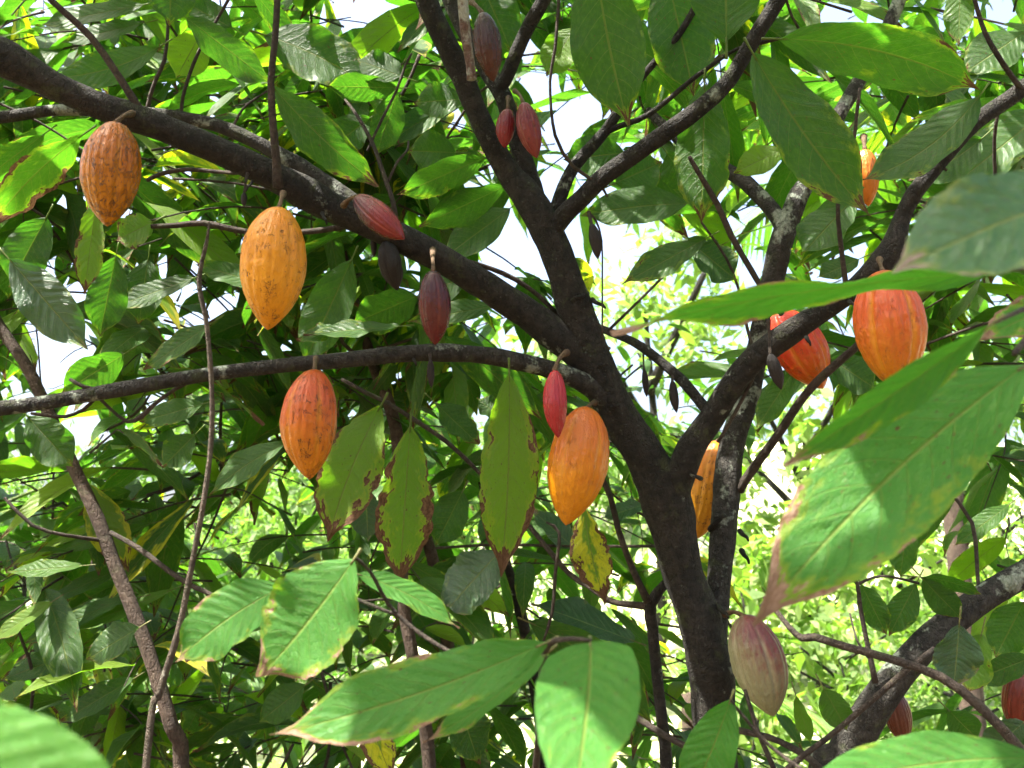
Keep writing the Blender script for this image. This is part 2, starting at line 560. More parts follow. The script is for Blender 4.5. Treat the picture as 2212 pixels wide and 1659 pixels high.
# trunk: from the ground to the first fork, then on as the left stem
p0 = P(1545, 1600, 2.0); p1 = P(1530, 1430, 2.0)
a = Acc()
tube(a, [[BASE[0] + .01, BASE[1], -.1, .062], [BASE[0] + .01, BASE[1], .25, .055], [BASE[0], BASE[1], .6, .045], [*p0, .041],
         [*p1, .044], [*P(1508, 1330, 2.0), .043], [*P(1480, 1250, 2.0), .0385], [*P(1464, 1180, 2.0), .041], [*P(1438, 1080, 2.0), .050], [*P(1393, 985, 1.99), .039],
         [*P(1331, 889, 1.98), .0385], [*P(1290, 800, 1.97), .0375], [*P(1259, 713, 1.96), .0345], [*P(1224, 608, 1.95), .0315],
         [*P(1195, 530, 1.95), .0315], [*P(1150, 440, 1.95), .031], [*P(1090, 360, 1.95), .023], [*P(1032, 246, 1.93), .0205], [*P(986, 141, 1.92), .0205],
         [*P(935, 35, 1.9), .021], [*P(890, -80, 1.9), .018], [*P(820, -260, 1.95), .013]], 28, .012, .06, .17)
a.build('trunk', M_BARK, tree, BASE)
# rear stem
limb([(1540, 1480, 2.02, 50), (1546, 1380, 2.03, 56), (1552, 1270, 2.05, 58), (1562, 1150, 2.08, 62), (1569, 1075, 2.11, 66), (1581, 960, 2.14, 62), (1616, 854, 2.16, 56), (1645, 713, 2.17, 52), (1668, 610, 2.18, 55), (1687, 528, 2.18, 58),
      (1726, 422, 2.2, 48), (1757, 375, 2.22, 38), (1800, 270, 2.25, 36), (1870, 150, 2.3, 34), (1935, 20, 2.35, 32), (1990, -150, 2.4, 24)], 22, mat=M_BARKL)
limb([(1700, 520, 2.18, 40), (1680, 470, 2.2, 40), (1630, 412, 2.24, 38), (1588, 378, 2.28, 36), (1500, 330, 2.35, 30), (1400, 240, 2.45, 22)], 16, mat=M_BARKL)
# right limb
limb([(1446, 1140, 2.0, 74), (1463, 1048, 1.98, 72), (1492, 970, 1.96, 66), (1535, 907, 1.95, 62), (1580, 835, 1.92, 60), (1627, 777, 1.9, 62), (1715, 713, 1.86, 58), (1803, 654, 1.83, 52), (1873, 601, 1.8, 54),
      (1926, 540, 1.79, 62), (1945, 480, 1.8, 44), (1972, 422, 1.8, 40), (2028, 352, 1.8, 40), (2102, 268, 1.8, 40), (2212, 190, 1.8, 40), (2380, 60, 1.8, 34)], 22)
limb([(1925, 560, 1.8, 26), (2000, 590, 1.82, 18), (2100, 590, 1.84, 15), (2212, 570, 1.86, 14), (2330, 540, 1.9, 11)], 10)
# big left limb
limb([(1280, 810, 1.97, 70), (1245, 760, 1.96, 76), (1200, 725, 1.95, 76), (1139, 678, 1.94, 74), (1033, 608, 1.9, 71), (945, 555, 1.87, 69), (822, 493, 1.83, 73), (717, 447, 1.8, 71), (669, 420, 1.79, 76), (600, 385, 1.77, 72), (528, 350, 1.75, 68), (352, 276, 1.7, 66),
      (260, 244, 1.68, 66), (176, 211, 1.66, 64), (90, 172, 1.64, 70), (20, 130, 1.62, 92), (-60, 92, 1.6, 80), (-220, 20, 1.6, 62)], 24)
limb([(800, 466, 1.86, 40), (740, 420, 1.88, 42), (669, 374, 1.9, 42), (563, 312, 1.9, 36), (458, 268, 1.9, 33), (334, 246, 1.9, 30), (230, 240, 1.9, 27), (123, 238, 1.9, 27), (0, 254, 1.9, 28), (-150, 270, 1.9, 24)], 16, mat=M_BARKL)
# lower left branch
limb([(1330, 880, 1.97, 60), (1275, 835, 1.95, 52), (1210, 805, 1.93, 46), (1104, 777, 1.9, 44), (998, 763, 1.87, 42), (893, 763, 1.84, 41), (787, 773, 1.8, 39), (717, 780, 1.78, 38), (634, 787, 1.76, 36), (458, 808, 1.72, 34),
      (282, 837, 1.68, 36), (106, 868, 1.65, 35), (0, 882, 1.63, 37), (-160, 905, 1.6, 30)], 18, mat=M_BARKL)
# crown limbs
limb([(1165, 480, 1.95, 60), (1150, 400, 1.97, 46), (1121, 317, 1.98, 45), (1088, 211, 1.98, 44), (1051, 150, 2.0, 42), (1005, 70, 2.03, 40), (973, 0, 2.05, 38), (930, -120, 2.1, 30)], 18)
limb([(1075, 200, 1.98, 30), (1092, 170, 1.97, 36), (1135, 70, 1.95, 34), (1174, 0, 1.93, 34), (1230, -110, 1.92, 28)], 14)
limb([(1175, 530, 1.95, 40), (1215, 470, 1.93, 48), (1260, 425, 1.91, 45), (1315, 373, 1.9, 44), (1456, 275, 1.88, 43), (1521, 226, 1.87, 42), (1560, 190, 1.87, 40), (1584, 160, 1.87, 38), (1630, 81, 1.86, 38), (1680, 0, 1.85, 38), (1740, -120, 1.84, 32)], 18)
limb([(1190, 480, 1.96, 26), (1205, 440, 1.97, 30), (1238, 363, 1.98, 27), (1308, 282, 1.98, 25), (1379, 176, 1.97, 17), (1456, 88, 1.95, 15), (1495, 28, 1.94, 15), (1530, -40, 1.93, 13)], 12)
limb([(1296, 292, 1.98, 12), (1340, 272, 1.97, 13), (1403, 246, 1.95, 12), (1495, 172, 1.93, 11), (1518, 155, 1.92, 10), (1592, 106, 1.9, 8), (1683, 83, 1.86, 7)], 8)
limb([(1542, 900, 1.95, 24), (1522, 880, 1.96, 24), (1490, 840, 1.98, 22), (1456, 805, 2.0, 20), (1386, 749, 2.04, 19), (1330, 722, 2.08, 18), (1270, 700, 2.14, 15)], 12)
# lichen-covered broken stub at the top
limb([(995, -60, 1.78, 22), (1002, 30, 1.78, 23), (1008, 90, 1.79, 22), (1016, 140, 1.8, 20), (1019, 172, 1.8, 22)], 12, .04, .05, mat=bark_material('mottled_bark', (.10, .06, .05), (.17, .11, .09), (.42, .45, .38), 1.05, 1.0), label='broken stub mottled with pale lichen')

TW = [  # twigs of the tree
    [(318, 268, 1.69, 20), (300, 235, 1.68, 18), (268, 183, 1.67, 16), (197, 81, 1.65, 15), (110, 0, 1.63, 13), (60, -60, 1.62, 11)],
    [(601, 405, 1.73, 24), (597, 350, 1.72, 19), (590, 270, 1.71, 17), (585, 176, 1.7, 15), (594, 88, 1.7, 15), (599, 0, 1.7, 14), (602, -80, 1.7, 12)],
    [(317, 245, 1.9, 11), (325, 205, 1.9, 10), (338, 169, 1.9, 9), (355, 130, 1.9, 9), (363, 56, 1.9, 7), (352, 20, 1.9, 5)],
    [(391, 250, 1.9, 9), (395, 210, 1.9, 8), (408, 165, 1.9, 8), (430, 110, 1.9, 8), (458, 60, 1.9, 7), (493, 0, 1.9, 7), (520, -60, 1.9, 6)],
    [(500, 284, 1.9, 7), (515, 250, 1.9, 6), (535, 225, 1.9, 6), (577, 197, 1.9, 5)],
    [(857, 490, 1.83, 12), (850, 440, 1.83, 11), (836, 398, 1.84, 10), (805, 310, 1.86, 9), (769, 246, 1.88, 7), (745, 215, 1.9, 5)],
    [(836, 398, 1.84, 6), (858, 350, 1.86, 6), (880, 325, 1.88, 5), (882, 305, 1.9, 4)],
    [(794, 326, 1.88, 6), (822, 264, 1.9, 6), (857, 194, 1.92, 6), (876, 140, 1.93, 6), (889, 116, 1.94, 5)],
    [(1209, -30, 1.86, 7), (1199, 106, 1.86, 7), (1188, 176, 1.87, 6), (1199, 292, 1.87, 7), (1238, 359, 1.88, 8), (1294, 398, 1.9, 7), (1312, 425, 1.9, 4)],
    [(1275, 462, 1.9, 5), (1288, 478, 1.9, 5), (1300, 520, 1.9, 4), (1301, 600, 1.9, 4), (1301, 735, 1.91, 4)],
    [(327, 489, 1.95, 11), (380, 487, 1.95, 13), (440, 482, 1.95, 14), (528, 500, 1.95, 13), (620, 503, 1.95, 13), (704, 496, 1.93, 14), (790, 480, 1.9, 14)],
    [(317, 390, 2.0, 9), (350, 375, 2.0, 10), (405, 366, 2.0, 10), (493, 373, 1.98, 9), (560, 372, 1.9, 9)],
    [(151, 819, 1.66, 7), (180, 835, 1.66, 9), (225, 846, 1.67, 11)],
    [(67, 893, 1.68, 6), (100, 897, 1.68, 8), (141, 900, 1.68, 8), (180, 885, 1.68, 8), (208, 858, 1.68, 8)],
    [(205, 850, 1.69, 8), (235, 880, 1.7, 7), (275, 911, 1.7, 8), (305, 900, 1.7, 11), (335, 872, 1.7, 9), (380, 840, 1.72, 8), (420, 820, 1.73, 9)],
    [(985, 560, 1.9, 13), (1009, 565, 1.92, 12), (1060, 580, 1.95, 11), (1114, 604, 1.97, 11), (1165, 640, 1.98, 10), (1205, 680, 1.99, 9)],
    [(738, 819, 2.0, 9), (790, 848, 2.0, 10), (840, 872, 2.0, 10), (900, 910, 2.0, 10), (963, 953, 2.0, 10), (1020, 1005, 2.0, 9), (1060, 1050, 2.0, 7)],
    [(1489, 338, 1.86, 9), (1510, 375, 1.87, 11), (1549, 440, 1.88, 13), (1580, 510, 1.88, 13), (1623, 584, 1.88, 13), (1648, 625, 1.88, 12), (1690, 680, 1.88, 12)],
    [(1693, -20, 1.84, 7), (1705, 20, 1.85, 6), (1722, 56, 1.86, 6), (1775, 130, 1.9, 5)],
    [(1858, 190, 1.74, 7), (1850, 250, 1.74, 8), (1845, 299, 1.75, 8), (1825, 370, 1.76, 9), (1810, 440, 1.77, 9), (1814, 510, 1.78, 10), (1824, 590, 1.79, 12), (1828, 625, 1.8, 12)],
    [(2100, -20, 1.76, 9), (2120, 50, 1.77, 10), (2140, 95, 1.77, 11), (2175, 150, 1.78, 12), (2208, 195, 1.79, 13)],
    [(2155, 246, 1.82, 8), (2148, 300, 1.84, 8), (2150, 380, 1.86, 8), (2166, 440, 1.88, 7), (2175, 500, 1.9, 5)],
    [(1484, 548, 2.0, 6), (1430, 600, 2.02, 6), (1375, 655, 2.04, 6), (1315, 713, 2.06, 7)],
    [(1600, 1060, 2.1, 18), (1612, 1035, 2.08, 19), (1680, 940, 2.02, 19), (1750, 840, 1.97, 19), (1860, 740, 1.92, 17), (1960, 650, 1.88, 14)],
    [(1550, 955, 1.94, 7), (1575, 915, 1.93, 8), (1610, 850, 1.92, 8), (1634, 800, 1.92, 8)],
    [(1600, 1040, 2.1, 9), (1640, 985, 2.1, 9), (1690, 920, 2.08, 8)],
    [(1960, 305, 1.8, 7), (2045, 368, 1.82, 6), (2000, 345, 1.8, 6)][:2],
    [(1680, 85, 1.86, 6), (1640, 95, 1.87, 7), (1610, 110, 1.88, 7)],
    [(1515, 480, 2.0, 5), (1570, 560, 2.0, 6), (1600, 640, 2.02, 6), (1612, 700, 2.03, 7), (1625, 750, 2.0, 7)],
    [(906, 118, 2.0, 8), (890, 160, 2.0, 8), (868, 206, 2.0, 8)],
    [(432, 1180, 2.25, 6), (420, 1130, 2.25, 5)],
    [(1290, 1010, 2.1, 12), (1319, 1075, 2.1, 13), (1336, 1145, 2.1, 14), (1368, 1233, 2.1, 15), (1400, 1300, 2.1, 20)],
    [(1585, 1575, 1.95, 14), (1620, 1583, 1.93, 14), (1662, 1593, 1.9, 14), (1705, 1612, 1.86, 15), (1750, 1640, 1.8, 16), (1800, 1690, 1.75, 17)],
    [(1180, 1128, 2.05, 5), (1208, 1150, 2.05, 7), (1200, 1233, 2.05, 8), (1193, 1321, 2.05, 8), (1174, 1385, 2.05, 6)],
]
for q in TW:
    limb(q, 8, .07, .12, 'twig', M_TWIG, step=.025)
# little stubs and dry fruit cushions along the bark
for (x, y, d, w, dx, dy) in [(1255, 640, 1.93, 9, -22, 10), (1290, 655, 1.93, 9, 18, 12), (1295, 790, 1.94, 8, 16, -6), (1325, 880, 1.94, 9, 15, -8), (1505, 1030, 1.95, 8, -14, -6), (1545, 1130, 2.06, 12, 16, -22), (1560, 1115, 2.06, 10, -18, 4),
                             (1605, 1155, 2.06, 9, 12, 14), (1608, 1200, 2.06, 10, 10, 18), (1560, 1320, 1.96, 10, 14, 16), (700, 470, 1.75, 7, 6, 16), (1840, 655, 1.78, 8, 10, 8), (540, 400, 1.7, 6, -8, 14), (1745, 735, 1.82, 8, 6, 12), (895, 780, 1.82, 7, 4, 10)]:
    limb([(x - dx * .6, y - dy * .6, d + .02, w * 1.3), (x, y, d - .01, w), (x + dx * .7, y + dy * .4, d - .02, w * .8), (x + dx, y + dy, d - .02, w * .5)], 7, .1, .1, 'stub', M_BARK, step=.008)

# ------------------------------------------------------------------ pods
def pod(label, top, tip, w, cols, d, dd=0., scratch=.4, stalk=None, rot=0., name='cocoa_pod', group=G_POD, rough=.42, split=.5, shrivel=0., mott=.28, side=None, sw=9, rib=.8):
    a = Acc()
    A = P(*top, d); B = P(*tip, d + dd)
    R = w / 2 / F * (d + dd / 2)
    small = w < 30
    pod_mesh(a, A, B, R, 30 if small else 64, 40 if small else 100, rot=rot, shrivel=shrivel, rib=rib)
    m = pod_material(name + '_skin', *cols, scratch=scratch, rough=rough, split=split, mott=mott, side=side)
    o = a.build(name, m, None, A, attr='furrow')
    tag(o, label, 'cocoa pod' if name == 'cocoa_pod' else 'dried pod', group)
    if stalk:
        s = Acc()
        q = [[*P(x, y, dz), sw / 2 / F * dz * (1.7 if i == 0 else .95)] for i, (x, y, dz) in enumerate(stalk)]
        q.append([*(A + (B - A) * .02), sw / 2 / F * d * 1.35])
        tube(s, q, 10, .006, .12, .25)
        s.build('stalk', M_STALK if name == 'cocoa_pod' else M_TWIG, o, A)
    return o


OR = (.42, .10, .012); YE = (.55, .24, .012); RED = (.36, .035, .018); DK = (.036, .004, .006); MAR = (.10, .007, .010)
pod('weathered orange-brown pod with dark scabs hanging at far left under the thick limb', (250, 262), (232, 490), 128, ((.30, .085, .005), (.36, .145, .003), (.40, .17, .008)), 1.58, .01, 1.5, [(285, 245, 1.66), (265, 252, 1.6)], .3, rough=.34)
pod('plump yellow pod with fine dark scratches hanging below the thick left limb', (603, 446), (578, 713), 145, ((.46, .15, .008), (.53, .225, .006), (.55, .24, .02)), 1.6, .01, .55, [(612, 418, 1.72), (608, 430, 1.63)], .1, split=.2, rib=.5)
pod('dark crimson pod lying aslant on top of the thick left limb', (768, 424), (874, 517), 66, (DK, (.14, .010, .010), (.22, .04, .02)), 1.70, -.03, .25, [(742, 444, 1.76), (755, 430, 1.72)], .2, rough=.34, side=1.0)
pod('dark maroon pod hanging on a stalk above the lower left branch', (935, 584), (940, 746), 73, (DK, (.075, .004, .006), (.13, .02, .012)), 1.72, .0, .2, [(935, 540, 1.83), (935, 560, 1.76), (936, 575, 1.73)], .62, rough=.3)
pod('coral and orange pod with fine dark scratches hanging from the lower left branch', (679, 797), (668, 1036), 125, ((.37, .058, .007), (.44, .160, .003), (.50, .21, .012)), 1.62, .0, .8, [(683, 775, 1.74), (681, 785, 1.66)], .35, split=.55)
pod('slim bright red pod hanging in front of the big orange pod', (1198, 799), (1206, 946), 54, ((.26, .010, .014), (.24, .009, .013), (.28, .025, .02)), 1.78, -.02, .12, [(1224, 762, 1.9), (1212, 770, 1.84), (1203, 786, 1.8)], .5, rough=.36, sw=10)
pod('largest orange pod growing straight from the leaning trunk', (1268, 878), (1222, 1135), 133, ((.40, .090, .006), (.48, .185, .003), (.52, .21, .01)), 1.84, -.02, .16, [(1285, 870, 1.95), (1277, 872, 1.88)], .25, split=.45, rib=.55)
pod('small rosy pod, left one of the pair high on the upper stem', (1097, 234), (1090, 320), 43, (MAR, (.15, .010, .014), (.19, .025, .02)), 1.88, .0, .15, [(1098, 212, 1.95), (1097, 222, 1.9)], .1, rough=.36, sw=7)
pod('mauve pod with greenish flecks, right one of the pair high on the upper stem', (1130, 221), (1160, 342), 53, ((.11, .010, .013), (.15, .022, .02), (.18, .06, .03)), 1.86, .0, .35, [(1112, 197, 1.95), (1122, 204, 1.9)], .5, rough=.4, sw=7)
pod('dull dark brown pod beside the mottled stub at the top', (1042, 26), (1066, 177), 62, ((.030, .008, .008), (.060, .014, .006), (.06, .018, .012)), 1.86, .0, .45, [(1018, 4, 1.95), (1030, 14, 1.9)], .2, rough=.33, shrivel=.12, sw=9)
pod('big salmon-red and yellow pod behind the thin leaf on the right limb', (1907, 583), (1935, 842), 155, ((.40, .062, .010), (.47, .185, .006), (.53, .24, .012)), 1.62, .0, .25, [(1900, 560, 1.78), (1902, 572, 1.68)], .55, split=.65, mott=.5, rib=1.0)
pod('scarlet and orange pod peeping out from behind the right limb', (1678, 672), (1778, 840), 114, ((.50, .028, .012), (.50, .13, .006), (.55, .22, .02)), 2.02, .0, .3, [(1668, 655, 2.1), (1672, 664, 2.06)], .35, split=.6, mott=.8)
pod('yellow-orange pod squeezed between the two trunk stems', (1548, 952), (1505, 1164), 98, ((.50, .15, .01), (.52, .23, .01), (.55, .26, .03)), 2.24, .0, .5, [(1572, 930, 2.2), (1566, 942, 2.22)], .2, split=.35)
pod('pale greenish pod flushed maroon at the foot of the trunk', (1608, 1328), (1671, 1548), 122, ((.11, .026, .024), (.21, .215, .115), (.28, .26, .16)), 1.88, -.02, .15, [(1566, 1328, 1.98), (1585, 1322, 1.92)],   .75, split=.40, mott=1.0, side=5.2, rough=.5, rib=1.1)
pod('small orange pod half hidden by a leaf at upper right', (1868, 322), (1876, 446), 58, ((.46, .13, .02), (.50, .15, .012), (.5, .18, .02)), 2.2, .0, .1, [(1866, 295, 2.26), (1867, 310, 2.22)], .4)
DRY = ((.007, .005, .004), (.014, .010, .008), (.008, .006, .005))
GD = 'black dried pods on the branches'
pod('shrivelled black pod hanging under the thick left limb, biggest of the dry ones', (832, 520), (858, 628), 50, DRY, 1.82, .02, .1, [(830, 500, 1.86)], 0, 'dried_pod', GD, .85, shrivel=.5)
pod('tiny black withered pod just left of the biggest dry pod', (805, 510), (808, 556), 15, DRY, 1.84, .0, .1, [(805, 495, 1.85)], 0, 'dried_pod', GD, .85, shrivel=.4, sw=5)
pod('thin black pod hanging under the middle of the lower left branch', (930, 776), (932, 838), 17, DRY, 1.82, .0, .1, [(928, 762, 1.84)], 0, 'dried_pod', GD, .85, shrivel=.3, sw=5)
pod('black dry pod dangling below the upper right limb near its fork', (1277, 482), (1292, 560), 27, DRY, 1.88, .0, .1, [(1272, 458, 1.9)], 0, 'dried_pod', GD, .85, shrivel=.45, sw=5)
pod('slender black pod, left one of two on the thin side branch', (1391, 796), (1397, 858), 15, DRY, 2.02, .0, .1, [(1390, 752, 2.04), (1390, 780, 2.03)], 0, 'dried_pod', GD, .85, shrivel=.3, sw=3.5)
pod('thicker black pod, right one of two on the thin side branch', (1452, 822), (1462, 892), 21, DRY, 1.98, .0, .1, [(1454, 806, 2.0)], 0, 'dried_pod', GD, .85, shrivel=.3, sw=4)
pod('black dry pod hanging in front of the right limb on a brown stalk', (1663, 764), (1688, 842), 31, DRY, 1.8, .0, .1, [(1660, 690, 1.83), (1662, 730, 1.82)], 0, 'dried_pod', GD, .85, shrivel=.3, sw=6)
pod('small black pod hanging between the two left limbs and the yellow pod', (528, 415), (527, 447), 13, DRY, 1.72, .0, .1, [(536, 372, 1.74), (530, 395, 1.72)], 0, 'dried_pod', GD, .85, shrivel=.4, sw=5)

# ------------------------------------------------------------------ single leaves of the fruiting tree
def tree_leaf(*spec, parent=None, base=None, mat=None, label=None, **kw):
    a = Acc()
    kw.setdefault('petiole', .03); kw.setdefault('ripple', .004); kw.setdefault('wave', .055); kw.setdefault('fold', .14); kw.setdefault('eaten', kw.get('sc', 0) * 1.1)
    pa = Acc() if parent else None
    view_leaf(a, *spec, pet=pa, **kw)
    bb = BASE if base is None else base
    if mat is None and kw.get('hue', .5) < .06:
        mat = M_SHEEN
    o = a.build('leaf', mat or M_LEAF, parent or tree, bb, label=label)
    if pa:
        pa.build('petiole', M_PET, o, bb)
    return o


LV = [
    # hanging scorched trio
    ((822, 878, 708, 1170, 140, 1.9), dict(hue=.82, sc=.44, yel=.10, roll=15, bow=.06, sag=.05), 'hanging yellow-green leaf with scorched brown rim'),
    ((886, 922, 862, 1268, 128, 1.86), dict(hue=.80, sc=.54, yel=.08, roll=-12, sag=.06), 'hanging leaf with wide scorched brown margins'),
    ((1100, 808, 1082, 1245, 130, 1.84), dict(hue=.86, sc=.42, yel=.08, roll=-10, bow=-.03, sag=.05), 'long hanging pale green leaf, scorched towards the tip'),
    ((1262, 1095, 1308, 1302, 88, 1.95), dict(hue=.8, sc=.55, yel=.85, roll=25, bow=.06), 'yellowed hanging leaf with grey-brown edge'),
    ((208, 430, 182, 640, 62, 1.75), dict(hue=.85, sc=.4, yel=.2, roll=20), None),
    ((178, 292, -20, 490, 92, 1.8), dict(hue=.68, sc=.45, yel=.1, roll=-35, bow=.08), None),
    ((95, 290, -80, 420, 70, 1.9), dict(hue=.65, sc=.35, yel=.1, roll=-30), None),
    ((330, 480, 250, 520, 75, 1.95), dict(hue=.8, sc=.35, roll=30), None),
    # upper right, broad and close
    ((1683, 84, 2118, 196, 132, 1.6), dict(wave=.06, fold=.25, hue=.5, sc=.16, yel=.12, roll=20, bow=-.10, dd=.12), 'broad green leaf spread flat at upper right'),
    ((1627, 116, 1880, 468, 146, 1.62), dict(wave=.06, fold=.25, hue=.48, sc=.14, yel=.16, roll=-18, bow=.05, sag=.05), 'large drooping dark green leaf at upper right'),
    ((2115, 208, 1856, 392, 96, 1.72), dict(hue=.25, sc=.12, roll=35, bow=-.16), None),
    ((1285, -95, 1358, 272, 158, 1.6), dict(wave=.05, fold=.2, hue=.26, sc=.02, roll=10, bow=.04, dd=.05), 'wide dark green leaf hanging from the top edge'),
    ((1440, -60, 1500, 210, 140, 1.95), dict(hue=.4, sc=.06, roll=-15), None),
    ((1569, 90, 1566, -160, 165, 1.75), dict(hue=.32, roll=-5), None),
    ((1522, 182, 1515, 484, 122, 1.9), dict(hue=.62, sc=.16, yel=.2, roll=15), None),
    ((1692, 322, 1585, 374, 62, 1.85), dict(hue=.88, sc=.02, yel=.15, roll=20), None),
    ((1486, 440, 1255, 466, 82, 2.05), dict(hue=.35, roll=30, bow=.05), None),
    ((1440, 330, 1500, 410, 80, 2.08), dict(hue=.3, roll=20), None),
    ((1048, 340, 858, 422, 72, 2.05), dict(hue=.45, sc=.12, roll=-25), None),
    ((1092, 402, 905, 490, 74, 2.08), dict(hue=.35, sc=.06, roll=-30), None),
    ((1102, 450, 955, 560, 78, 2.12), dict(hue=.3, roll=20), None),
    ((588, 186, 818, 402, 96, 1.78), dict(hue=.40, sc=.14, yel=.12, roll=30, bow=.05), 'long grey-green leaf above the thick left limb'),
    ((402, 38, 590, 182, 74, 1.76), dict(hue=.28, roll=35), None),
    ((570, 75, 800, 190, 118, 2.0), dict(hue=.48, sc=.10, roll=-25, bow=-.08), None),
    ((342, 102, 105, 168, 72, 1.82), dict(hue=.62, sc=.03, roll=25, bow=-.12), None),
    ((436, 68, 380, 170, 88, 2.05), dict(hue=1.0, yel=.1, roll=10), None),
    ((372, -90, 366, 56, 106, 1.7), dict(hue=.2, roll=0), None),
    ((500, 60, 400, 5, 60, 2.0), dict(hue=.5, roll=30), None),
    ((310, 10, 80, 55, 42, 2.0), dict(hue=.45, roll=50), None),
    ((310, 50, 130, 92, 36, 2.02), dict(hue=.4, roll=45), None),
    ((872, 166, 768, 128, 66, 1.98), dict(hue=.3, roll=35), None),
    ((856, 190, 700, 186, 62, 1.98), dict(hue=.4, roll=-25, sc=.05), None),
    ((858, 198, 812, 336, 72, 2.0), dict(hue=.48, roll=-15, sc=.08), None),
    ((800, 255, 700, 330, 80, 2.05), dict(hue=.35, roll=20), None),
    ((1000, 214, 893, 222, 74, 2.05), dict(hue=.55, roll=25, sc=.05), None),
    ((1030, -60, 1108, 118, 104, 2.06), dict(hue=.22, roll=-5), None),
    ((1240, 60, 1180, 165, 80, 2.05), dict(hue=.85, roll=20, sc=.12), None),
    ((985, 330, 880, 325, 85, 2.1), dict(hue=.4, roll=15), None),
    ((1525, 515, 1342, 614, 66, 1.98), dict(hue=.4, sc=.2, yel=.05, roll=30), None),
    ((1842, 430, 1730, 552, 92, 1.85), dict(hue=.2, roll=40), None),
    ((1500, 530, 1592, 606, 80, 2.0), dict(hue=.15, roll=-45), None),
    ((1716, 800, 1634, 925, 60, 2.08), dict(hue=.6, sc=.04, yel=.08, roll=20), None),
    ((1795, 775, 1895, 842, 78, 2.02), dict(hue=.2, roll=-30), None),
    ((1855, 560, 1765, 600, 46, 1.95), dict(hue=.2, roll=40), None),
    ((2120, 300, 1960, 390, 90, 1.95), dict(hue=.25, roll=30, bow=-.1), None),
    ((2212, 70, 2080, 160, 95, 1.85), dict(hue=.3, roll=25, sc=.08), None),
    ((2075, -50, 2070, 100, 62, 1.95), dict(hue=.7, sc=.12, roll=15), None),
    ((2270, 230, 2060, 400, 110, 2.0), dict(hue=.42, sc=.1, yel=.1, roll=30), None),
    ((1420, 130, 1290, 60, 110, 2.1), dict(hue=.5, roll=10), None),
    ((1350, 330, 1215, 345, 90, 2.12), dict(hue=.38, roll=20, sc=.08), None),
    ((1330, 395, 1430, 350, 100, 2.15), dict(hue=.55, roll=-15, sc=.05), None),
    # middle
    ((740, 710, 640, 735, 36, 1.86), dict(hue=.3, roll=55, sc=.2), None),
    ((860, 705, 655, 722, 34, 1.85), dict(hue=.3, roll=60, sc=.18), None),
    ((760, 560, 655, 790, 100, 2.0), dict(hue=.62, roll=15, sc=.03), None),
    ((1070, 660, 880, 695, 50, 2.1), dict(hue=.35, sc=.12, roll=35), None),
    ((1000, 600, 900, 640, 80, 2.15), dict(hue=.2, roll=20), None),
    ((900, 640, 760, 700, 90, 2.15), dict(hue=.2, roll=-30), None),
    ((1085, 905, 1030, 860, 46, 2.2), dict(hue=.2, roll=45), None),
    ((940, 870, 1035, 960, 60, 2.1), dict(hue=.1, roll=-50, sc=.1), None),
    ((615, 958, 452, 1068, 58, 1.95), dict(hue=.4, roll=40, bow=.08), None),
    ((590, 620, 420, 570, 50, 1.98), dict(hue=.6, roll=35, sc=.08), None),
    ((455, 700, 310, 800, 48, 1.9), dict(hue=.5, roll=45, sc=.22), None),
    ((440, 872, 300, 912, 54, 1.95), dict(hue=.4, roll=25, sc=.14), None),
    ((268, 765, 132, 850, 82, 1.95), dict(hue=.5, roll=-15), None),
    ((20, 560, 190, 755, 105, 1.95), dict(hue=.05, roll=15), None),
    ((250, 555, 215, 730, 85, 2.0), dict(hue=.3, roll=10), None),
    ((100, 470, 20, 620, 95, 2.0), dict(hue=.15, roll=20), None),
    ((420, 600, 240, 665, 46, 2.05), dict(hue=.12, roll=40), None),
    ((320, 560, 300, 700, 85, 2.1), dict(hue=.25, roll=20), None),
    ((420, 940, 350, 1010, 66, 2.0), dict(hue=.3, roll=20), None),
    ((60, 900, 160, 1010, 90, 2.0), dict(hue=.2, roll=15), None),
]
for spec, kw, lab in LV:
    tree_leaf(*spec, label=lab, **kw)

# ------------------------------------------------------------------ near leafy branches
def spray(name, label, cat, leaves, twigs, base, mat=M_YOUNG, group=None):
    o = thing(name, label, cat, base, group)
    for t in twigs:
        limb(t, 10, .05, .1, 'twig', M_TWIG, o, base, .015)
    for spec, kw, lab in leaves:
        kw.setdefault('petiole', .012)
        tree_leaf(*spec, parent=o, base=base, mat=mat, label=lab, **kw)
    return o


GB = 'leafy cocoa branches close to the camera'
spray('leafy_branch', 'near leafy branch reaching in from the right edge with huge pale-tipped leaf', 'branch', [
    ((2222, 785, 1628, 1352, 262, .80), dict(hue=.40, sc=.30, yel=.06, roll=8, bow=.065, sag=.05, dd=-.06, ripple=.0045, nu=110, nv=25, eaten=.12, seed=.371), 'very large green leaf with pale dead tip and rim'),
    ((2140, 702, 1692, 1006, 86, .72), dict(hue=.45, sc=.16, yel=.15, roll=-35, bow=-.02, nu=80, fold=.3), 'folded yellow-green leaf above the huge one'),
    ((2135, 590, 1318, 716, 62, .86), dict(hue=.58, sc=.26, yel=.14, roll=-58, bow=.05, wave=.11, nu=90, nv=17), 'narrow wavy leaf seen edge-on with brown tip'),
    ((2360, 620, 2110, 735, 90, .9), dict(hue=.6, sc=.4, yel=.2, roll=25), 'scorched brown leaf at the right edge'),
], [[(2400, 560, .95, 22), (2300, 640, .93, 20), (2215, 735, .84, 16), (2190, 765, .82, 12)], [(2300, 640, .93, 16), (2220, 665, .80, 12), (2145, 698, .72, 9)], [(2400, 560, .95, 18), (2240, 575, .9, 12), (2130, 590, .865, 9)]], P(2400, 560, .95), group=GB)
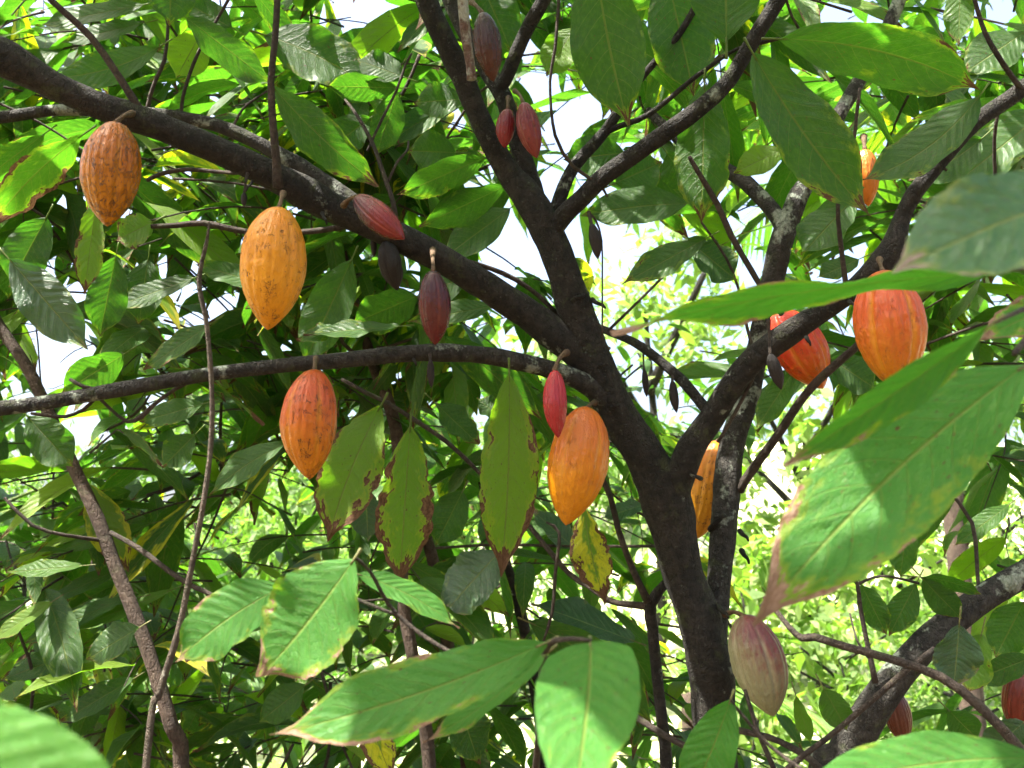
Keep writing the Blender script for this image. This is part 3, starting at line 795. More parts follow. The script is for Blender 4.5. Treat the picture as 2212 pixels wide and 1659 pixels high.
spray('leafy_branch', 'pale blurred leaf with ragged tip poking in at upper right edge', 'branch', [
    ((2480, 380, 1925, 590, 215, .62), dict(hue=.6, sc=.07, yel=.0, roll=24, bow=.05, dd=-.05, sag=.08, early=1.5, ripple=.010, nu=90, nv=21, eaten=.35, seed=.62), None),
], [[(2640, 300, .66, 20), (2560, 345, .64, 16), (2480, 380, .62, 12)]], P(2640, 300, .66), mat=M_SHEEN, group=GB)
spray('leafy_branch', 'sunlit leafy branch spreading across the bottom centre', 'branch', [
    ((765, 1208, 562, 1462, 205, .98), dict(hue=.6, sc=.24, yel=.12, roll=22, bow=-.04, ripple=.003, sag=.06, nu=90, nv=21), 'broad ribbed sunlit leaf with pale dead edge'),
    ((610, 1268, 380, 1430, 132, 1.05), dict(hue=.5, sc=.12, yel=.08, roll=25, bow=.08, nu=70), None),
    ((1180, 1388, 585, 1588, 152, .86), dict(hue=.55, sc=.22, yel=.14, roll=22, bow=-.05, nu=90, nv=21, ripple=.006), 'long leaf stretching left with brown curled tip'),
    ((1275, 1388, 1222, 1830, 232, .80), dict(hue=.5, sc=.05, yel=.08, roll=6, bow=-.03, dd=-.20, sag=.10, ripple=.005, nu=90, nv=21, early=.62), 'broad leaf hanging down to the bottom edge, lower half sunlit'),
    ((1182, 1412, 915, 1604, 50, .9), dict(hue=.4, sc=.22, yel=.1, roll=50, bow=-.06), 'narrow folded leaf with dry twisted tip'),
    ((772, 1240, 992, 1358, 66, 1.08), dict(hue=.62, sc=.12, yel=.15, roll=-25, bow=-.10, twist=30), None),
], [[(1277, 1384, .80, 9), (1235, 1380, .82, 11), (1188, 1390, .87, 13), (1172, 1440, .95, 14), (1165, 1560, 1.05, 15), (1150, 1760, 1.15, 17)], [(1172, 1440, .95, 10), (1000, 1420, 1.02, 9), (860, 1330, 1.06, 9), (800, 1235, 1.02, 8), (768, 1206, .985, 8)], [(860, 1330, 1.06, 8), (700, 1270, 1.07, 7), (610, 1266, 1.05, 6)]], P(1150, 1760, 1.15), group=GB)
spray('leafy_branch', 'out-of-focus bright green leaf filling the bottom left corner', 'branch', [
    ((-330, 1470, 320, 1850, 290, .42), dict(hue=.7, roll=-22, bow=.04, ripple=.006, nu=60, nv=15), None),
], [[(-520, 1290, .46, 14), (-420, 1345, .44, 12), (-330, 1400, .42, 9)]], P(-520, 1290, .46), group=GB)
spray('leafy_branch', 'light green near leaves along the bottom right edge', 'branch', [
    ((2260, 1640, 1700, 1730, 125, .8), dict(hue=.5, roll=25, bow=.10, nu=70), None),
    ((2300, 1700, 1960, 1660, 110, .85), dict(hue=.35, roll=-30, bow=.05), None),
    ((1578, 1512, 1484, 1740, 112, 1.1), dict(hue=.5, roll=10, bow=-.03, nu=60), None),
], [[(2400, 1700, .85, 16), (2330, 1690, .83, 14), (2260, 1640, .8, 10)], [(2330, 1690, .83, 10), (2000, 1800, .95, 10), (1700, 1640, 1.08, 8), (1600, 1540, 1.1, 7), (1578, 1512, 1.1, 5)]], P(2400, 1700, .85), group=GB)

# ------------------------------------------------------------------ other trees of the grove
GT = 'other cocoa trees standing in the grove'


def pole_tree(label, pts, mat, base_d=None, sides=14, twigs=(), leaves=(), foot=None, name='cocoa_tree'):
    x, y, d, w = pts[-1]
    p = P(x, y, d)
    base = np.array([p[0] + (foot or 0), p[1], 0.0])
    o = thing(name, label, 'tree', base, GT)
    a = Acc()
    q = [[*P(x, y, d), w / 2 / F * d] for x, y, d, w in pts]
    r = q[-1][3]
    q += [[p[0] + (foot or 0) * .5, p[1], p[2] * .5, r * 1.1], [base[0], base[1], -.1, r * 1.25]]
    tube(a, q, sides, .03, .04, .06)
    a.build('trunk', mat, o, base)
    for t in twigs:
        limb(t, 8, .07, .1, 'branch', M_TWIG, o, base, .03)
    for spec, kw, lab in leaves:
        tree_leaf(*spec, parent=o, base=base, label=lab, **kw)
    return o, base


trees = []
trees.append(pole_tree('slim smooth brown tree leaning across the left side', [(-60, 590, 2.5, 22), (0, 706, 2.5, 24), (53, 784, 2.48, 25), (85, 847, 2.46, 26), (123, 932, 2.44, 27), (169, 1030, 2.42, 28), (211, 1121, 2.4, 29), (246, 1216, 2.38, 30), (282, 1304, 2.36, 31), (327, 1427, 2.33, 31), (370, 1568, 2.3, 33), (392, 1670, 2.3, 34)], M_POLE,
    twigs=[[(10, 1075, 2.3, 7), (70, 1135, 2.3, 8), (141, 1156, 2.32, 8), (212, 1166, 2.38, 9), (240, 1170, 2.4, 10)], [(239, 1150, 2.38, 9), (299, 1184, 2.32, 12), (370, 1237, 2.28, 12), (420, 1268, 2.26, 12), (468, 1290, 2.25, 9), (520, 1330, 2.25, 6)], [(30, 1340, 2.4, 6), (50, 1390, 2.4, 7), (72, 1460, 2.4, 8), (65, 1550, 2.4, 8)]],
    leaves=[((190, 1045, 278, 1235, 84, 2.5), dict(hue=.8, sc=.25, yel=.5, roll=15), 'yellowing leaf behind the slim trunk'),
            ((178, 1222, 12, 1236, 34, 2.2), dict(hue=.7, roll=45), None), ((112, 1300, -20, 1385, 36, 2.2), dict(hue=.8, sc=.2, roll=45), None),
            ((300, 1356, 186, 1425, 70, 2.1), dict(hue=.1, roll=40, sc=.12), None), ((330, 1130, 90, 1200, 34, 2.6), dict(hue=.7, roll=48), None),
            ((370, 1275, 130, 1370, 36, 2.5), dict(hue=.75, roll=45), None), ((300, 1290, 120, 1330, 26, 2.5), dict(hue=.6, roll=50), None), ((340, 1190, 60, 1320, 32, 2.7), dict(hue=.65, roll=48), None),
            ((270, 1290, 40, 1395, 40, 2.45), dict(hue=.4, roll=42, sc=.1), None), ((185, 1400, 0, 1470, 48, 2.4), dict(hue=.3, roll=40), None), ((290, 1465, 130, 1560, 52, 2.35), dict(hue=.3, roll=40), None)]))
trees.append(pole_tree('thin pinkish-brown tree rising behind the scorched hanging leaves', [(735, 520, 2.75, 16), (752, 590, 2.74, 18), (769, 660, 2.73, 20), (805, 784, 2.72, 24), (840, 872, 2.7, 27), (860, 960, 2.68, 28), (866, 1120, 2.66, 28), (871, 1300, 2.64, 27), (893, 1427, 2.62, 28), (928, 1670, 2.6, 30)], M_POLE,
    twigs=[[(812, 800, 2.7, 14), (780, 770, 2.66, 10), (740, 740, 2.6, 8), (722, 650, 2.6, 8), (726, 570, 2.6, 6)], [(805, 784, 2.7, 12), (840, 750, 2.6, 8), (930, 720, 2.55, 6)]],
    leaves=[((1078, 1192, 958, 1326, 112, 2.3), dict(hue=.0, roll=35, ripple=.03, sc=.04), 'dark ribbed leaf with bluish sheen'), ((790, 1060, 795, 1170, 70, 2.4), dict(hue=.0, roll=-25), None), ((990, 1515, 1035, 1650, 92, 2.2), dict(hue=.15, roll=-30, sc=.1, ripple=.02), None),
            ((766, 1480, 850, 1690, 74, 1.6), dict(hue=.8, sc=.45, yel=.9, roll=20), 'withered yellow and brown hanging leaf'), ((1000, 1060, 940, 1180, 85, 2.6), dict(hue=.2, roll=20), None), ((660, 1480, 560, 1560, 70, 2.4), dict(hue=.5, roll=25), None)]))
trees.append(pole_tree('darker tree stem low in the middle, second of the three slim stems', [(880, 980, 3.1, 18), (905, 1100, 3.1, 22), (945, 1251, 3.1, 27), (965, 1380, 3.1, 28), (985, 1490, 3.1, 29), (1010, 1670, 3.1, 31)], M_POLE))
trees.append(pole_tree('dark slim tree stem low in the middle, nearest the large trunk of the three', [(1040, 1040, 3.3, 16), (1065, 1130, 3.3, 20), (1090, 1209, 3.3, 23), (1114, 1286, 3.3, 24), (1139, 1392, 3.3, 25), (1180, 1670, 3.3, 28)], M_BARK,
    leaves=[((1370, 1385, 1148, 1302, 72, 2.4), dict(hue=.0, roll=50, ripple=.02), 'leaf reflecting pale blue sky light'), ((1145, 1345, 1412, 1568, 108, 2.3), dict(hue=.12, roll=25, bow=-.14), 'dark drooping leaf at the bottom'), ((1300, 1330, 1425, 1520, 60, 2.5), dict(hue=.25, roll=30, bow=-.1), None), ((1248, 1190, 1150, 1102, 52, 2.4), dict(hue=.0, roll=50), None), ((1390, 1090, 1300, 1120, 40, 2.5), dict(hue=.0, roll=50), None)]))
trees.append(pole_tree('dark sapling with a small Y-shaped fork left of the large trunk', [(1475, 1215, 2.12, 14), (1442, 1255, 2.12, 18), (1405, 1305, 2.12, 27), (1410, 1360, 2.12, 25), (1414, 1409, 2.12, 24), (1431, 1568, 2.12, 25), (1440, 1670, 2.12, 27)], M_BARK,
    twigs=[[(1408, 1310, 2.12, 18), (1360, 1306, 2.14, 14), (1315, 1297, 2.16, 13), (1270, 1265, 2.2, 12), (1227, 1237, 2.24, 12), (1139, 1131, 2.3, 11), (1080, 1060, 2.36, 9)], [(1322, 1508, 2.1, 12), (1386, 1557, 2.05, 14), (1440, 1590, 2.0, 14), (1484, 1614, 1.98, 15), (1540, 1640, 1.98, 16)], [(942, 1184, 2.6, 6), (1069, 1177, 2.5, 6), (1250, 1180, 2.35, 6), (1421, 1180, 2.2, 7), (1445, 1185, 2.1, 8)]]))
RT_, RTB = pole_tree('thick grey-barked tree leaning out at lower right, a small pod on it', [(2420, 1130, 1.9, 56), (2300, 1190, 1.88, 60), (2212, 1240, 1.86, 56), (2102, 1306, 1.84, 60), (1996, 1394, 1.82, 64), (1940, 1457, 1.81, 68), (1891, 1522, 1.8, 74), (1820, 1640, 1.8, 82), (1780, 1720, 1.8, 86)], M_BARKL, sides=22,
    twigs=[[(1891, 1475, 1.78, 14), (1880, 1420, 1.78, 12), (1870, 1374, 1.78, 11), (1858, 1310, 1.78, 10), (1852, 1262, 1.78, 9), (1835, 1240, 1.78, 8), (1820, 1236, 1.78, 6)], [(1853, 1262, 1.78, 7), (1885, 1248, 1.78, 6), (1920, 1245, 1.78, 6), (1985, 1260, 1.78, 6)],
           [(1650, 1290, 1.62, 8), (1676, 1318, 1.6, 11), (1705, 1355, 1.58, 13), (1732, 1378, 1.56, 16), (1760, 1376, 1.54, 17), (1820, 1395, 1.52, 16), (1926, 1424, 1.5, 18), (2032, 1462, 1.48, 20), (2120, 1529, 1.46, 22), (2212, 1628, 1.45, 23), (2300, 1740, 1.45, 25)],
           [(1690, 1670, 1.7, 13), (1740, 1628, 1.7, 12), (1785, 1596, 1.7, 12), (1873, 1522, 1.7, 13), (1961, 1445, 1.71, 13), (2018, 1402, 1.74, 12)],
           [(1609, 1490, 1.8, 8), (1630, 1560, 1.78, 10), (1644, 1596, 1.77, 11), (1680, 1680, 1.76, 12)], [(2040, 1050, 1.9, 7), (2100, 1130, 1.9, 8), (2112, 1250, 1.88, 8), (2118, 1290, 1.86, 9)], [(1836, 1325, 1.76, 4), (1850, 1380, 1.72, 5), (1875, 1420, 1.6, 6)]],
    leaves=[((1860, 1262, 1916, 1372, 60, 1.8), dict(hue=.5, sc=.1, roll=15), None), ((1978, 1262, 1920, 1374, 64, 1.8), dict(hue=.55, sc=.1, roll=-15), None), ((1993, 1250, 2078, 1338, 60, 1.8), dict(hue=.4, roll=20), None), ((1985, 1246, 2120, 1284, 32, 1.8), dict(hue=.3, roll=50, bow=-.1), None),
            ((1780, 1488, 1830, 1578, 64, 1.75), dict(hue=.7, roll=15), None), ((1720, 1505, 1752, 1608, 34, 1.85), dict(hue=.8, roll=30), None), ((2050, 1535, 2115, 1600, 66, 1.9), dict(hue=.5, roll=10), None), ((2072, 1350, 2060, 1490, 98, 1.6), dict(hue=.05, roll=-25, sc=.16, ripple=.02), 'leaf with greyish sheen on the leaning trunk'),
            ((2120, 1370, 2090, 1500, 84, 1.68), dict(hue=.75, sc=.25, roll=20), None), ((2212, 1300, 2150, 1420, 90, 1.9), dict(hue=.5, roll=15), None), ((2230, 1420, 2100, 1470, 60, 1.75), dict(hue=.1, roll=-25), None), ((2212, 1560, 2120, 1640, 80, 1.6), dict(hue=.0, roll=-40, ripple=.02), None),
            ((1960, 1120, 1945, 1250, 60, 2.0), dict(hue=.5, roll=15), None), ((2180, 1090, 2060, 1180, 46, 2.0), dict(hue=.5, roll=30), None)])
pod('small purple pod standing up behind the leaning trunk at lower right', (1957, 1440), (1968, 1380), 24, ((.07, .01, .02), (.06, .014, .04), (.1, .03, .03)), 1.9, .0, .1, [(1955, 1462, 1.86)], .1, sw=8, group='cocoa pods on the leaning tree at lower right')
pod('dull reddish pod hanging under the leaning trunk at lower right', (1925, 1486), (1955, 1608), 58, ((.07, .018, .014), (.11, .03, .014), (.1, .04, .025)), 1.9, .0, .2, [(1920, 1465, 1.86)], .1, group='cocoa pods on the leaning tree at lower right')
pod('dark red pod cut off by the right edge low down', (2218, 1440), (2200, 1590), 90, ((.08, .008, .006), (.14, .02, .008), (.14, .04, .02)), 2.1, .0, .2, [(2222, 1400, 2.1)], .1, group='cocoa pods on the leaning tree at lower right')
trees.append((RT_, RTB))

# bare stem standing in front on the left
a = Acc()
pts = [(452, 480, 1.35, 3), (447, 520, 1.35, 7), (430, 608, 1.35, 10), (447, 706, 1.35, 11), (458, 854, 1.35, 11), (454, 977, 1.35, 12), (437, 1100, 1.34, 12), (422, 1180, 1.34, 13), (387, 1357, 1.33, 15), (345, 1497, 1.32, 16), (317, 1640, 1.3, 17)]
q = [[*P(x, y, d), w / 2 / F * d] for x, y, d, w in pts]
vb = np.array([q[-1][0] - .02, q[-1][1], 0.0])
q += [[q[-1][0] - .01, q[-1][1], q[-1][2] * .5, .0065], [*vb[:2], -.05, .0075]]
st = thing('sapling_stem', 'thin bare crooked stem standing upright in front on the left, its foot sunlit', 'sapling', vb)
tube(a, q, 10, .012, .10, .25)
a.build('stem', M_TWIGP, st, vb)

# ------------------------------------------------------------------ mass foliage: sprays of leaves
GAPS = [  # where the sky or the bright clearing shows: x, y, rx, ry
    (125, 775, 62, 85), (95, 690, 35, 50), (100, 600, 22, 18), (145, 450, 22, 28), (165, 640, 22, 30), (345, 590, 14, 42), (368, 620, 12, 16), (185, 925, 38, 24), (185, 760, 30, 22), (640, 468, 26, 16), (420, 690, 16, 20), (480, 665, 14, 30), (118, 290, 20, 10),
    (350, 665, 32, 8), (820, 30, 52, 36), (745, 20, 22, 18), (770, 75, 16, 20), (805, 105, 18, 14), (480, 30, 26, 24), (690, 72, 20, 20), (985, 262, 20, 34), (1030, 405, 40, 32), (1095, 520, 42, 68), (1150, 560, 40, 40), (1165, 190, 50, 30), (1245, 265, 48, 62), (1290, 225, 28, 28),
    (1148, 105, 16, 34), (1375, 392, 14, 24), (1190, 405, 16, 22), (1118, 365, 9, 30), (1330, 330, 30, 12), (1460, 160, 14, 16), (1525, 120, 16, 14), (1575, 200, 12, 16), (1605, 65, 14, 12), (1665, 105, 14, 14), (1740, 110, 24, 18), (1800, 25, 40, 32), (1893, 40, 10, 24), (1450, 310, 12, 10),
    (1020, 580, 30, 20), (1130, 740, 55, 28), (1320, 660, 50, 80), (1390, 560, 60, 60), (1480, 610, 40, 60), (1380, 690, 40, 40), (1300, 540, 30, 40), (1420, 500, 50, 22), (1670, 360, 36, 26), (1640, 565, 26, 24), (1980, 350, 36, 28), (1560, 690, 26, 60), (1545, 590, 22, 40),
    (1700, 960, 60, 90), (1650, 1100, 40, 90), (1760, 900, 40, 50), (1660, 1230, 40, 70), (1720, 1150, 60, 80), (1790, 1290, 60, 60), (1740, 1420, 60, 50), (1830, 1450, 40, 70), (1760, 1540, 50, 40), (1890, 1320, 26, 40), (1690, 1480, 40, 40),
    (1055, 900, 22, 40), (690, 705, 36, 40), (530, 1180, 14, 60), (1340, 905, 22, 20), (1530, 1090, 12, 40), (1450, 1340, 20, 60), (590, 1000, 20, 14), (60, 1060, 50, 20), (330, 1040, 34, 22), (560, 1120, 26, 14), (1960, 900, 40, 30), (1930, 1000, 40, 40), (1440, 660, 40, 40),
]
GAPS = np.array(GAPS, float)
GAPS[:, 2:] *= .74
SOFT = [  # thinned regions: x, y, rx, ry, share kept
    (1740, 1250, 260, 420, .10), (1400, 640, 190, 190, .18), (2000, 1050, 240, 220, .40), (1950, 1450, 300, 220, .32), (1100, 520, 150, 130, .5), (1260, 250, 120, 130, .5), (140, 1080, 200, 120, .7), (1130, 760, 130, 70, .45), (1990, 380, 120, 100, .6), (1640, 420, 140, 120, .6), (520, 1170, 60, 100, .5)]


def blocked(pts, near=0.0):
    x, y, d = proj(pts)
    m = (((x[:, None] - GAPS[:, 0]) / (GAPS[:, 2] + 3)) ** 2 + ((y[:, None] - GAPS[:, 1]) / (GAPS[:, 3] + 3)) ** 2) < 1
    return bool((m & (d[:, None] > 0)).any())


def keep_soft(p):
    x, y, d = proj(p)
    for cx, cy, rx, ry, k in SOFT:
        if ((x - cx) / rx) ** 2 + ((y - cy) / ry) ** 2 < 1 and random.random() > k:
            return False
    return True


# points that a gap in the canopy lets the sun reach: px, py, depth, radius
SUNPTS = [(1225, 1620, .69, .025), (1290, 1620, .69, .02), (1180, 1640, .69, .02), (150, 1640, .42, .07), (-60, 1560, .42, .07), (1820, 1170, .77, .03), (1730, 1250, .76, .03), (680, 1400, .97, .05), (740, 1250, .98, .03), (450, 1385, 1.05, .03), (690, 1530, .86, .025), (940, 1300, 1.08, .03), (40, 1620, .42, .07), (345, 1480, 1.32, .05), (390, 1340, 1.33, .03), (900, 1620, 2.6, .06), (370, 1570, 2.3, .05), (2000, 1660, .8, .04)]
SUNP = [(P(x, y, d), r) for x, y, d, r in SUNPTS]


SUNMARGIN = .05


def shades_sunspot(pts):
    for s, r in SUNP:
        q = pts - s
        al = q @ SUN
        dist = np.linalg.norm(q - al[:, None] * SUN, axis=1)
        if ((al > .12) & (dist < r + SUNMARGIN)).any():
            return True
    return False


def rand_leaf(acc, B, axis, L, hue=None, sc=None, W=None, nu=9, nv=5, check=True):
    axis = nrm(axis)
    droop = random.uniform(.04, .34) * L
    T = B + axis * L + np.array([0, 0, -droop])
    M = B + axis * L * .5 + np.array([0, 0, droop * random.uniform(.2, .6)])
    upv = nrm(np.array([random.gauss(0, .42), random.gauss(0, .42), 1.0]))
    W = W or L * random.uniform(.22, .33)
    side = nrm(np.cross(axis, upv)) * W * .35
    if check:
        c = (B + T) / 2
        pts = np.array([B, M, T, (B + M) / 2, (M + T) / 2, c + side, c - side])
        qx, qy, qd = proj(pts)
        if ((qd < 2.2) & (qd > .05) & (qx > -60) & (qx < 2270) & (qy > -60) & (qy < 1720)).any():
            return False
        if blocked(pts) or shades_sunspot(pts):
            return False
    h = random.choice([random.uniform(0, .45), random.uniform(.2, .7), random.uniform(.4, 1)]) if hue is None else hue
    s = (random.uniform(.08, .38) if random.random() < .45 else random.uniform(0, .06)) if sc is None else sc
    y = random.uniform(.3, .8) if random.random() < .06 else random.uniform(0, .15)
    leaf(acc, B, M, T, W, upv, nu, nv, h, s, y, fold=random.uniform(.05, .5), wave=random.uniform(.02, .08), twist=random.gauss(0, .25), petiole=0)
    return True


def leaf_spray(acc, tw, start, direction, n, L, twl, **kw):
    """a twig bearing alternate leaves, the way cocoa shoots carry them"""
    d = nrm(direction)
    sag = random.uniform(.1, .35)
    pts = []
    made = 0
    side = nrm(np.cross(d, [0, 0, 1]) + 1e-6)
    for i in range(5):
        t = i / 4
        p = start + d * twl * t + np.array([0, 0, -sag * twl * t * t]) + side * .03 * math.sin(t * 5 + start[0] * 9) * twl
        pts.append(p)
    for i in range(n):
        t = .25 + .75 * i / max(1, n - 1)
        k = min(3, int(t * 4)); f = t * 4 - k
        p = pts[k] * (1 - f) + pts[k + 1] * f
        sg = 1 if i % 2 else -1
        ax = d * random.uniform(.35, .9) + side * sg * random.uniform(.4, 1.0) + np.array([0, 0, random.uniform(-.95, .12)])
        if i == n - 1:
            ax = d + np.array([0, 0, -.3])
        if not keep_soft(p):
            continue
        made += rand_leaf(acc, p, ax, L * random.uniform(.7, 1.15), **kw)
    if made >= 2 and not blocked(np.array(pts)):
        acc.cur = 1
        tube(acc, [[*p, .0035 - .0005 * i] for i, p in enumerate(pts)], 5, twl / 4)
        acc.cur = 0


def mass(n, dmin, dmax, region, L=(.17, .33), owner=None, seedkw=None, pdir=None):
    """n sprays spread over a region of the view between two depths"""
    for _ in range(n):
        x = random.uniform(region[0], region[2]); y = random.uniform(region[1], region[3])
        d = (random.uniform(dmin ** 2, dmax ** 2)) ** .5
        p = P(x, y, d)
        if p[2] < .25:
            continue
        az = random.uniform(0, 2 * PI)
        dr = np.array([math.cos(az), math.sin(az), random.uniform(-.35, .35)])
        o = owner(x, d)
        leaf_spray(o[0], o[1], p, dr, random.randint(4, 7), random.uniform(*L), random.uniform(.28, .55))


main_c = (Acc(), Acc())
bg = [(Acc(), Acc()) for _ in trees]
xs_ = [150, 640, 900, 1120, 1420, 2000]


def owner_bg(x, d):
    x = x + random.gauss(0, 120)
    return bg[int(np.argmin([abs(x - q) for q in xs_]))]


# crown of the fruiting tree, within and above the view
mass(90, 2.15, 2.7, (-120, -160, 2330, 560), owner=lambda x, d: main_c)
mass(30, 2.2, 2.8, (-120, 500, 1250, 1000), owner=lambda x, d: main_c)
mass(14, 2.1, 2.6, (1780, 380, 2330, 800), owner=lambda x, d: main_c)
mass(42, 2.3, 3.2, (-150, -100, 960, 680), owner=lambda x, d: main_c)
mass(85, 2.6, 4.4, (-150, -120, 1000, 720), owner=owner_bg)
mass(32, 2.6, 4.4, (700, -120, 1320, 400), owner=owner_bg)
# neighbours behind
mass(250, 2.7, 4.2, (-200, -200, 2420, 700), owner=owner_bg)
mass(260, 2.6, 4.2, (-200, 560, 1500, 1750), owner=owner_bg)
mass(60, 2.4, 3.8, (1650, 650, 2420, 1750), owner=owner_bg)
mass(190, 4.2, 6.0, (-250, -250, 2450, 800), L=(.18, .34), owner=owner_bg)
mass(250, 4.2, 7.0, (-250, 650, 1480, 1640), L=(.18, .34), owner=owner_bg)
# bare tangled twigs low among the trees
for _ in range(34):
    x = random.uniform(-100, 1500); y = random.uniform(850, 1640); d = random.uniform(2.3, 4.2)
    p = P(x, y, d)
    o = owner_bg(x, d)[0]
    dr = nrm([random.gauss(0, 1), random.gauss(0, .6), random.gauss(.3, .9)])
    L = random.uniform(.35, 1.1); r = random.uniform(.0025, .007)
    pts = [p]
    for i in range(5):
        dr = nrm(dr + rng.normal(size=3) * .22)
        pts.append(pts[-1] + dr * L / 5)
    if proj(np.array(pts))[2].min() < 2.15:
        continue
    o.cur = 1
    tube(o, [[*q, r * (1 - .13 * i)] for i, q in enumerate(pts)], 6, .05, .06, .1)
    for i in (2, 3, 4):
        if random.random() < .6:
            q2 = pts[i] + nrm(dr + rng.normal(size=3) * .8) * random.uniform(.08, .3)
            tube(o, [[*pts[i], r * .5], [*((pts[i] + q2) / 2 + rng.normal(size=3) * .01), r * .4], [*q2, r * .25]], 5, .05)
    o.cur = 0
# canopy over the path: what makes the shade
for _ in range(820):
    p = np.array([random.uniform(-6.0, 4.0), random.uniform(-1.2, 8.0), random.uniform(2.9, 6.2)])
    x, y, d = proj(p)
    if d > .2 and y > -140 and -200 < x < 2400:
        continue
    az = random.uniform(0, 2 * PI)
    leaf_spray(main_c[0], main_c[1], p, np.array([math.cos(az), math.sin(az), random.uniform(-.3, .2)]), random.randint(5, 8), random.uniform(.24, .34), random.uniform(.3, .6))

SUNMARGIN = .02
SHADE = [(2100, 520, .61), (2080, 580, .61), (2200, 500, .62), (1970, 540, .6), (2140, 560, .61), (1600, 665, .86), (1800, 630, .86), (1400, 700, .86), (2000, 600, .86), (1160, 1420, .77), (1300, 1420, .775), (1190, 1510, .74), (1270, 1500, .745), (1330, 1480, .75), (1240, 1400, .79), (900, 1440, .86), (1000, 1410, .86), (820, 1465, .86), (1080, 1390, .86), (860, 1420, .86), (640, 1290, .98), (700, 1320, .98), (600, 1330, .98), (480, 1330, 1.05), (540, 1320, 1.05), (1550, 1600, 1.1), (1530, 1640, 1.1), (1262, 895, 1.83), (1280, 905, 1.83), (1240, 900, 1.83), (800, 455, 1.69), (850, 490, 1.68), (1900, 650, 1.62), (1950, 760, 1.62), (1880, 740, 1.62), (1650, 1420, 1.88), (1630, 1380, 1.88), (1660, 1480, 1.88), (610, 500, 1.6), (560, 560, 1.6), (1250, 930, 1.84), (1900, 1100, .78), (1980, 950, .79), (2080, 900, .8), (2000, 1050, .79), (2150, 480, .6), (2050, 520, .6), (2000, 570, .6), (2180, 560, .6), (1850, 120, 1.65), (1950, 150, 1.68), (2050, 170, 1.7), (1750, 110, 1.62),
         (1700, 220, 1.62), (1780, 300, 1.62), (1840, 400, 1.62), (1950, 300, 1.72), (1320, 60, 1.6), (1330, 160, 1.6), (1290, 0, 1.6), (1240, 1440, .775), (1210, 1420, .775), (1280, 1450, .775), (1180, 1480, .76), (1700, 640, .86), (1500, 690, .86), (1900, 620, .86), (1760, 960, .72), (1850, 900, .72), (1950, 830, .72), (2050, 760, .72), (2120, 860, .79), (1900, 960, .78), (2000, 920, .78), (950, 1400, .86), (590, 620, 1.6), (240, 330, 1.58), (240, 400, 1.58), (670, 900, 1.62), (1250, 980, 1.84), (1930, 700, 1.62)]
for x, y, d in SHADE:                      # single leaves added out of view to block the sun at these points
    s0 = P(x, y, d)
    for _ in range(60):
        c = s0 + SUN * random.uniform(.7, 2.6) + rng.normal(size=3) * .02
        qx, qy, qd = proj(c)
        if qd > 0 and qy > -150 and -150 < qx < 2360:
            continue
        az = random.uniform(0, 2 * PI); L = random.uniform(.26, .34)
        ax = np.array([math.cos(az), math.sin(az), -.15])
        if rand_leaf(main_c[0], c - ax * L * .5, ax, L, W=L * .36):
            break
main_c[0].build('crown', M_LEAF, tree, BASE, mat2=M_TWIG)  # also holds the unseen leaves added as sun blockers
for (o, b), (c, t) in zip(trees, bg):
    if c.n:
        c.build('crown', M_LEAF, o, b, mat2=M_TWIG)

# ------------------------------------------------------------------ palms and the sunlit clearing behind
def palm(label, x, y, d, nf, L, tilt, spread, hue):
    base0 = P(x, y, d)
    base = np.array([base0[0], base0[1], 0.0])
    o = thing('palm', label, 'palm', base, 'palms behind the cocoa trees')
    a = Acc()
    tube(a, [[*base[:2], -.1, .09], [*base[:2], base0[2] * .5, .075], [*base0, .06]], 12, .1, .05, .05)
    a.build('trunk', M_POLE, o, base)
    c = Acc()
    for i in range(nf):
        az = tilt + (i - (nf - 1) / 2) * spread + random.gauss(0, .1)
        d0 = np.array([math.cos(az), math.sin(az) * .6, random.uniform(.25, .9)])
        d0 = nrm(d0)
        pts = [base0 + d0 * L * t + np.array([0, 0, -.55 * L * t * t]) for t in np.linspace(0, 1, 8)]
        tube(c, [[*p, .012 * (1 - .8 * j / 7)] for j, p in enumerate(pts)], 5, .2)
        for j in range(26):
            t = .15 + .85 * j / 25
            k = min(6, int(t * 7)); f = t * 7 - k
            p = pts[k] * (1 - f) + pts[k + 1] * f
            tan = nrm(pts[k + 1] - pts[k]); sd = nrm(np.cross(tan, [0, 0, 1]))
            for sg in (-1, 1):
                ax = nrm(tan * .7 + sd * sg * .8 + np.array([0, 0, -.25 + random.gauss(0, .08)]))
                ll = L * .34 * math.sin(PI * (.15 + .8 * t)) + .05
                T = p + ax * ll + np.array([0, 0, -.18 * ll])
                leaf(c, p, (p + T) / 2 + np.array([0, 0, .06 * ll]), T, .035, nrm(np.array([0, 0, 1.0]) + sd * sg * .3), 5, 3, hue + random.gauss(0, .1), random.uniform(0, .1), 0, fold=.3, wave=0)
    c.build('crown', M_PALM, o, base)


palm('feathery palm low on the left behind the slim trunk', 60, 1380, 5.6, 9, 1.5, .8, .45, .6)
palm('palm with upright fronds low at the left edge', -120, 1180, 4.6, 7, 1.3, .6, .4, .7)
palm('broad-fronded palm glowing in the sun behind the large trunk', 1490, 1500, 7.5, 6, 1.2, 1.4, .5, .8)
palm('tall palm showing between leaves at upper right', 1990, 330, 8.0, 10, 1.9, 1.6, .5, .6)


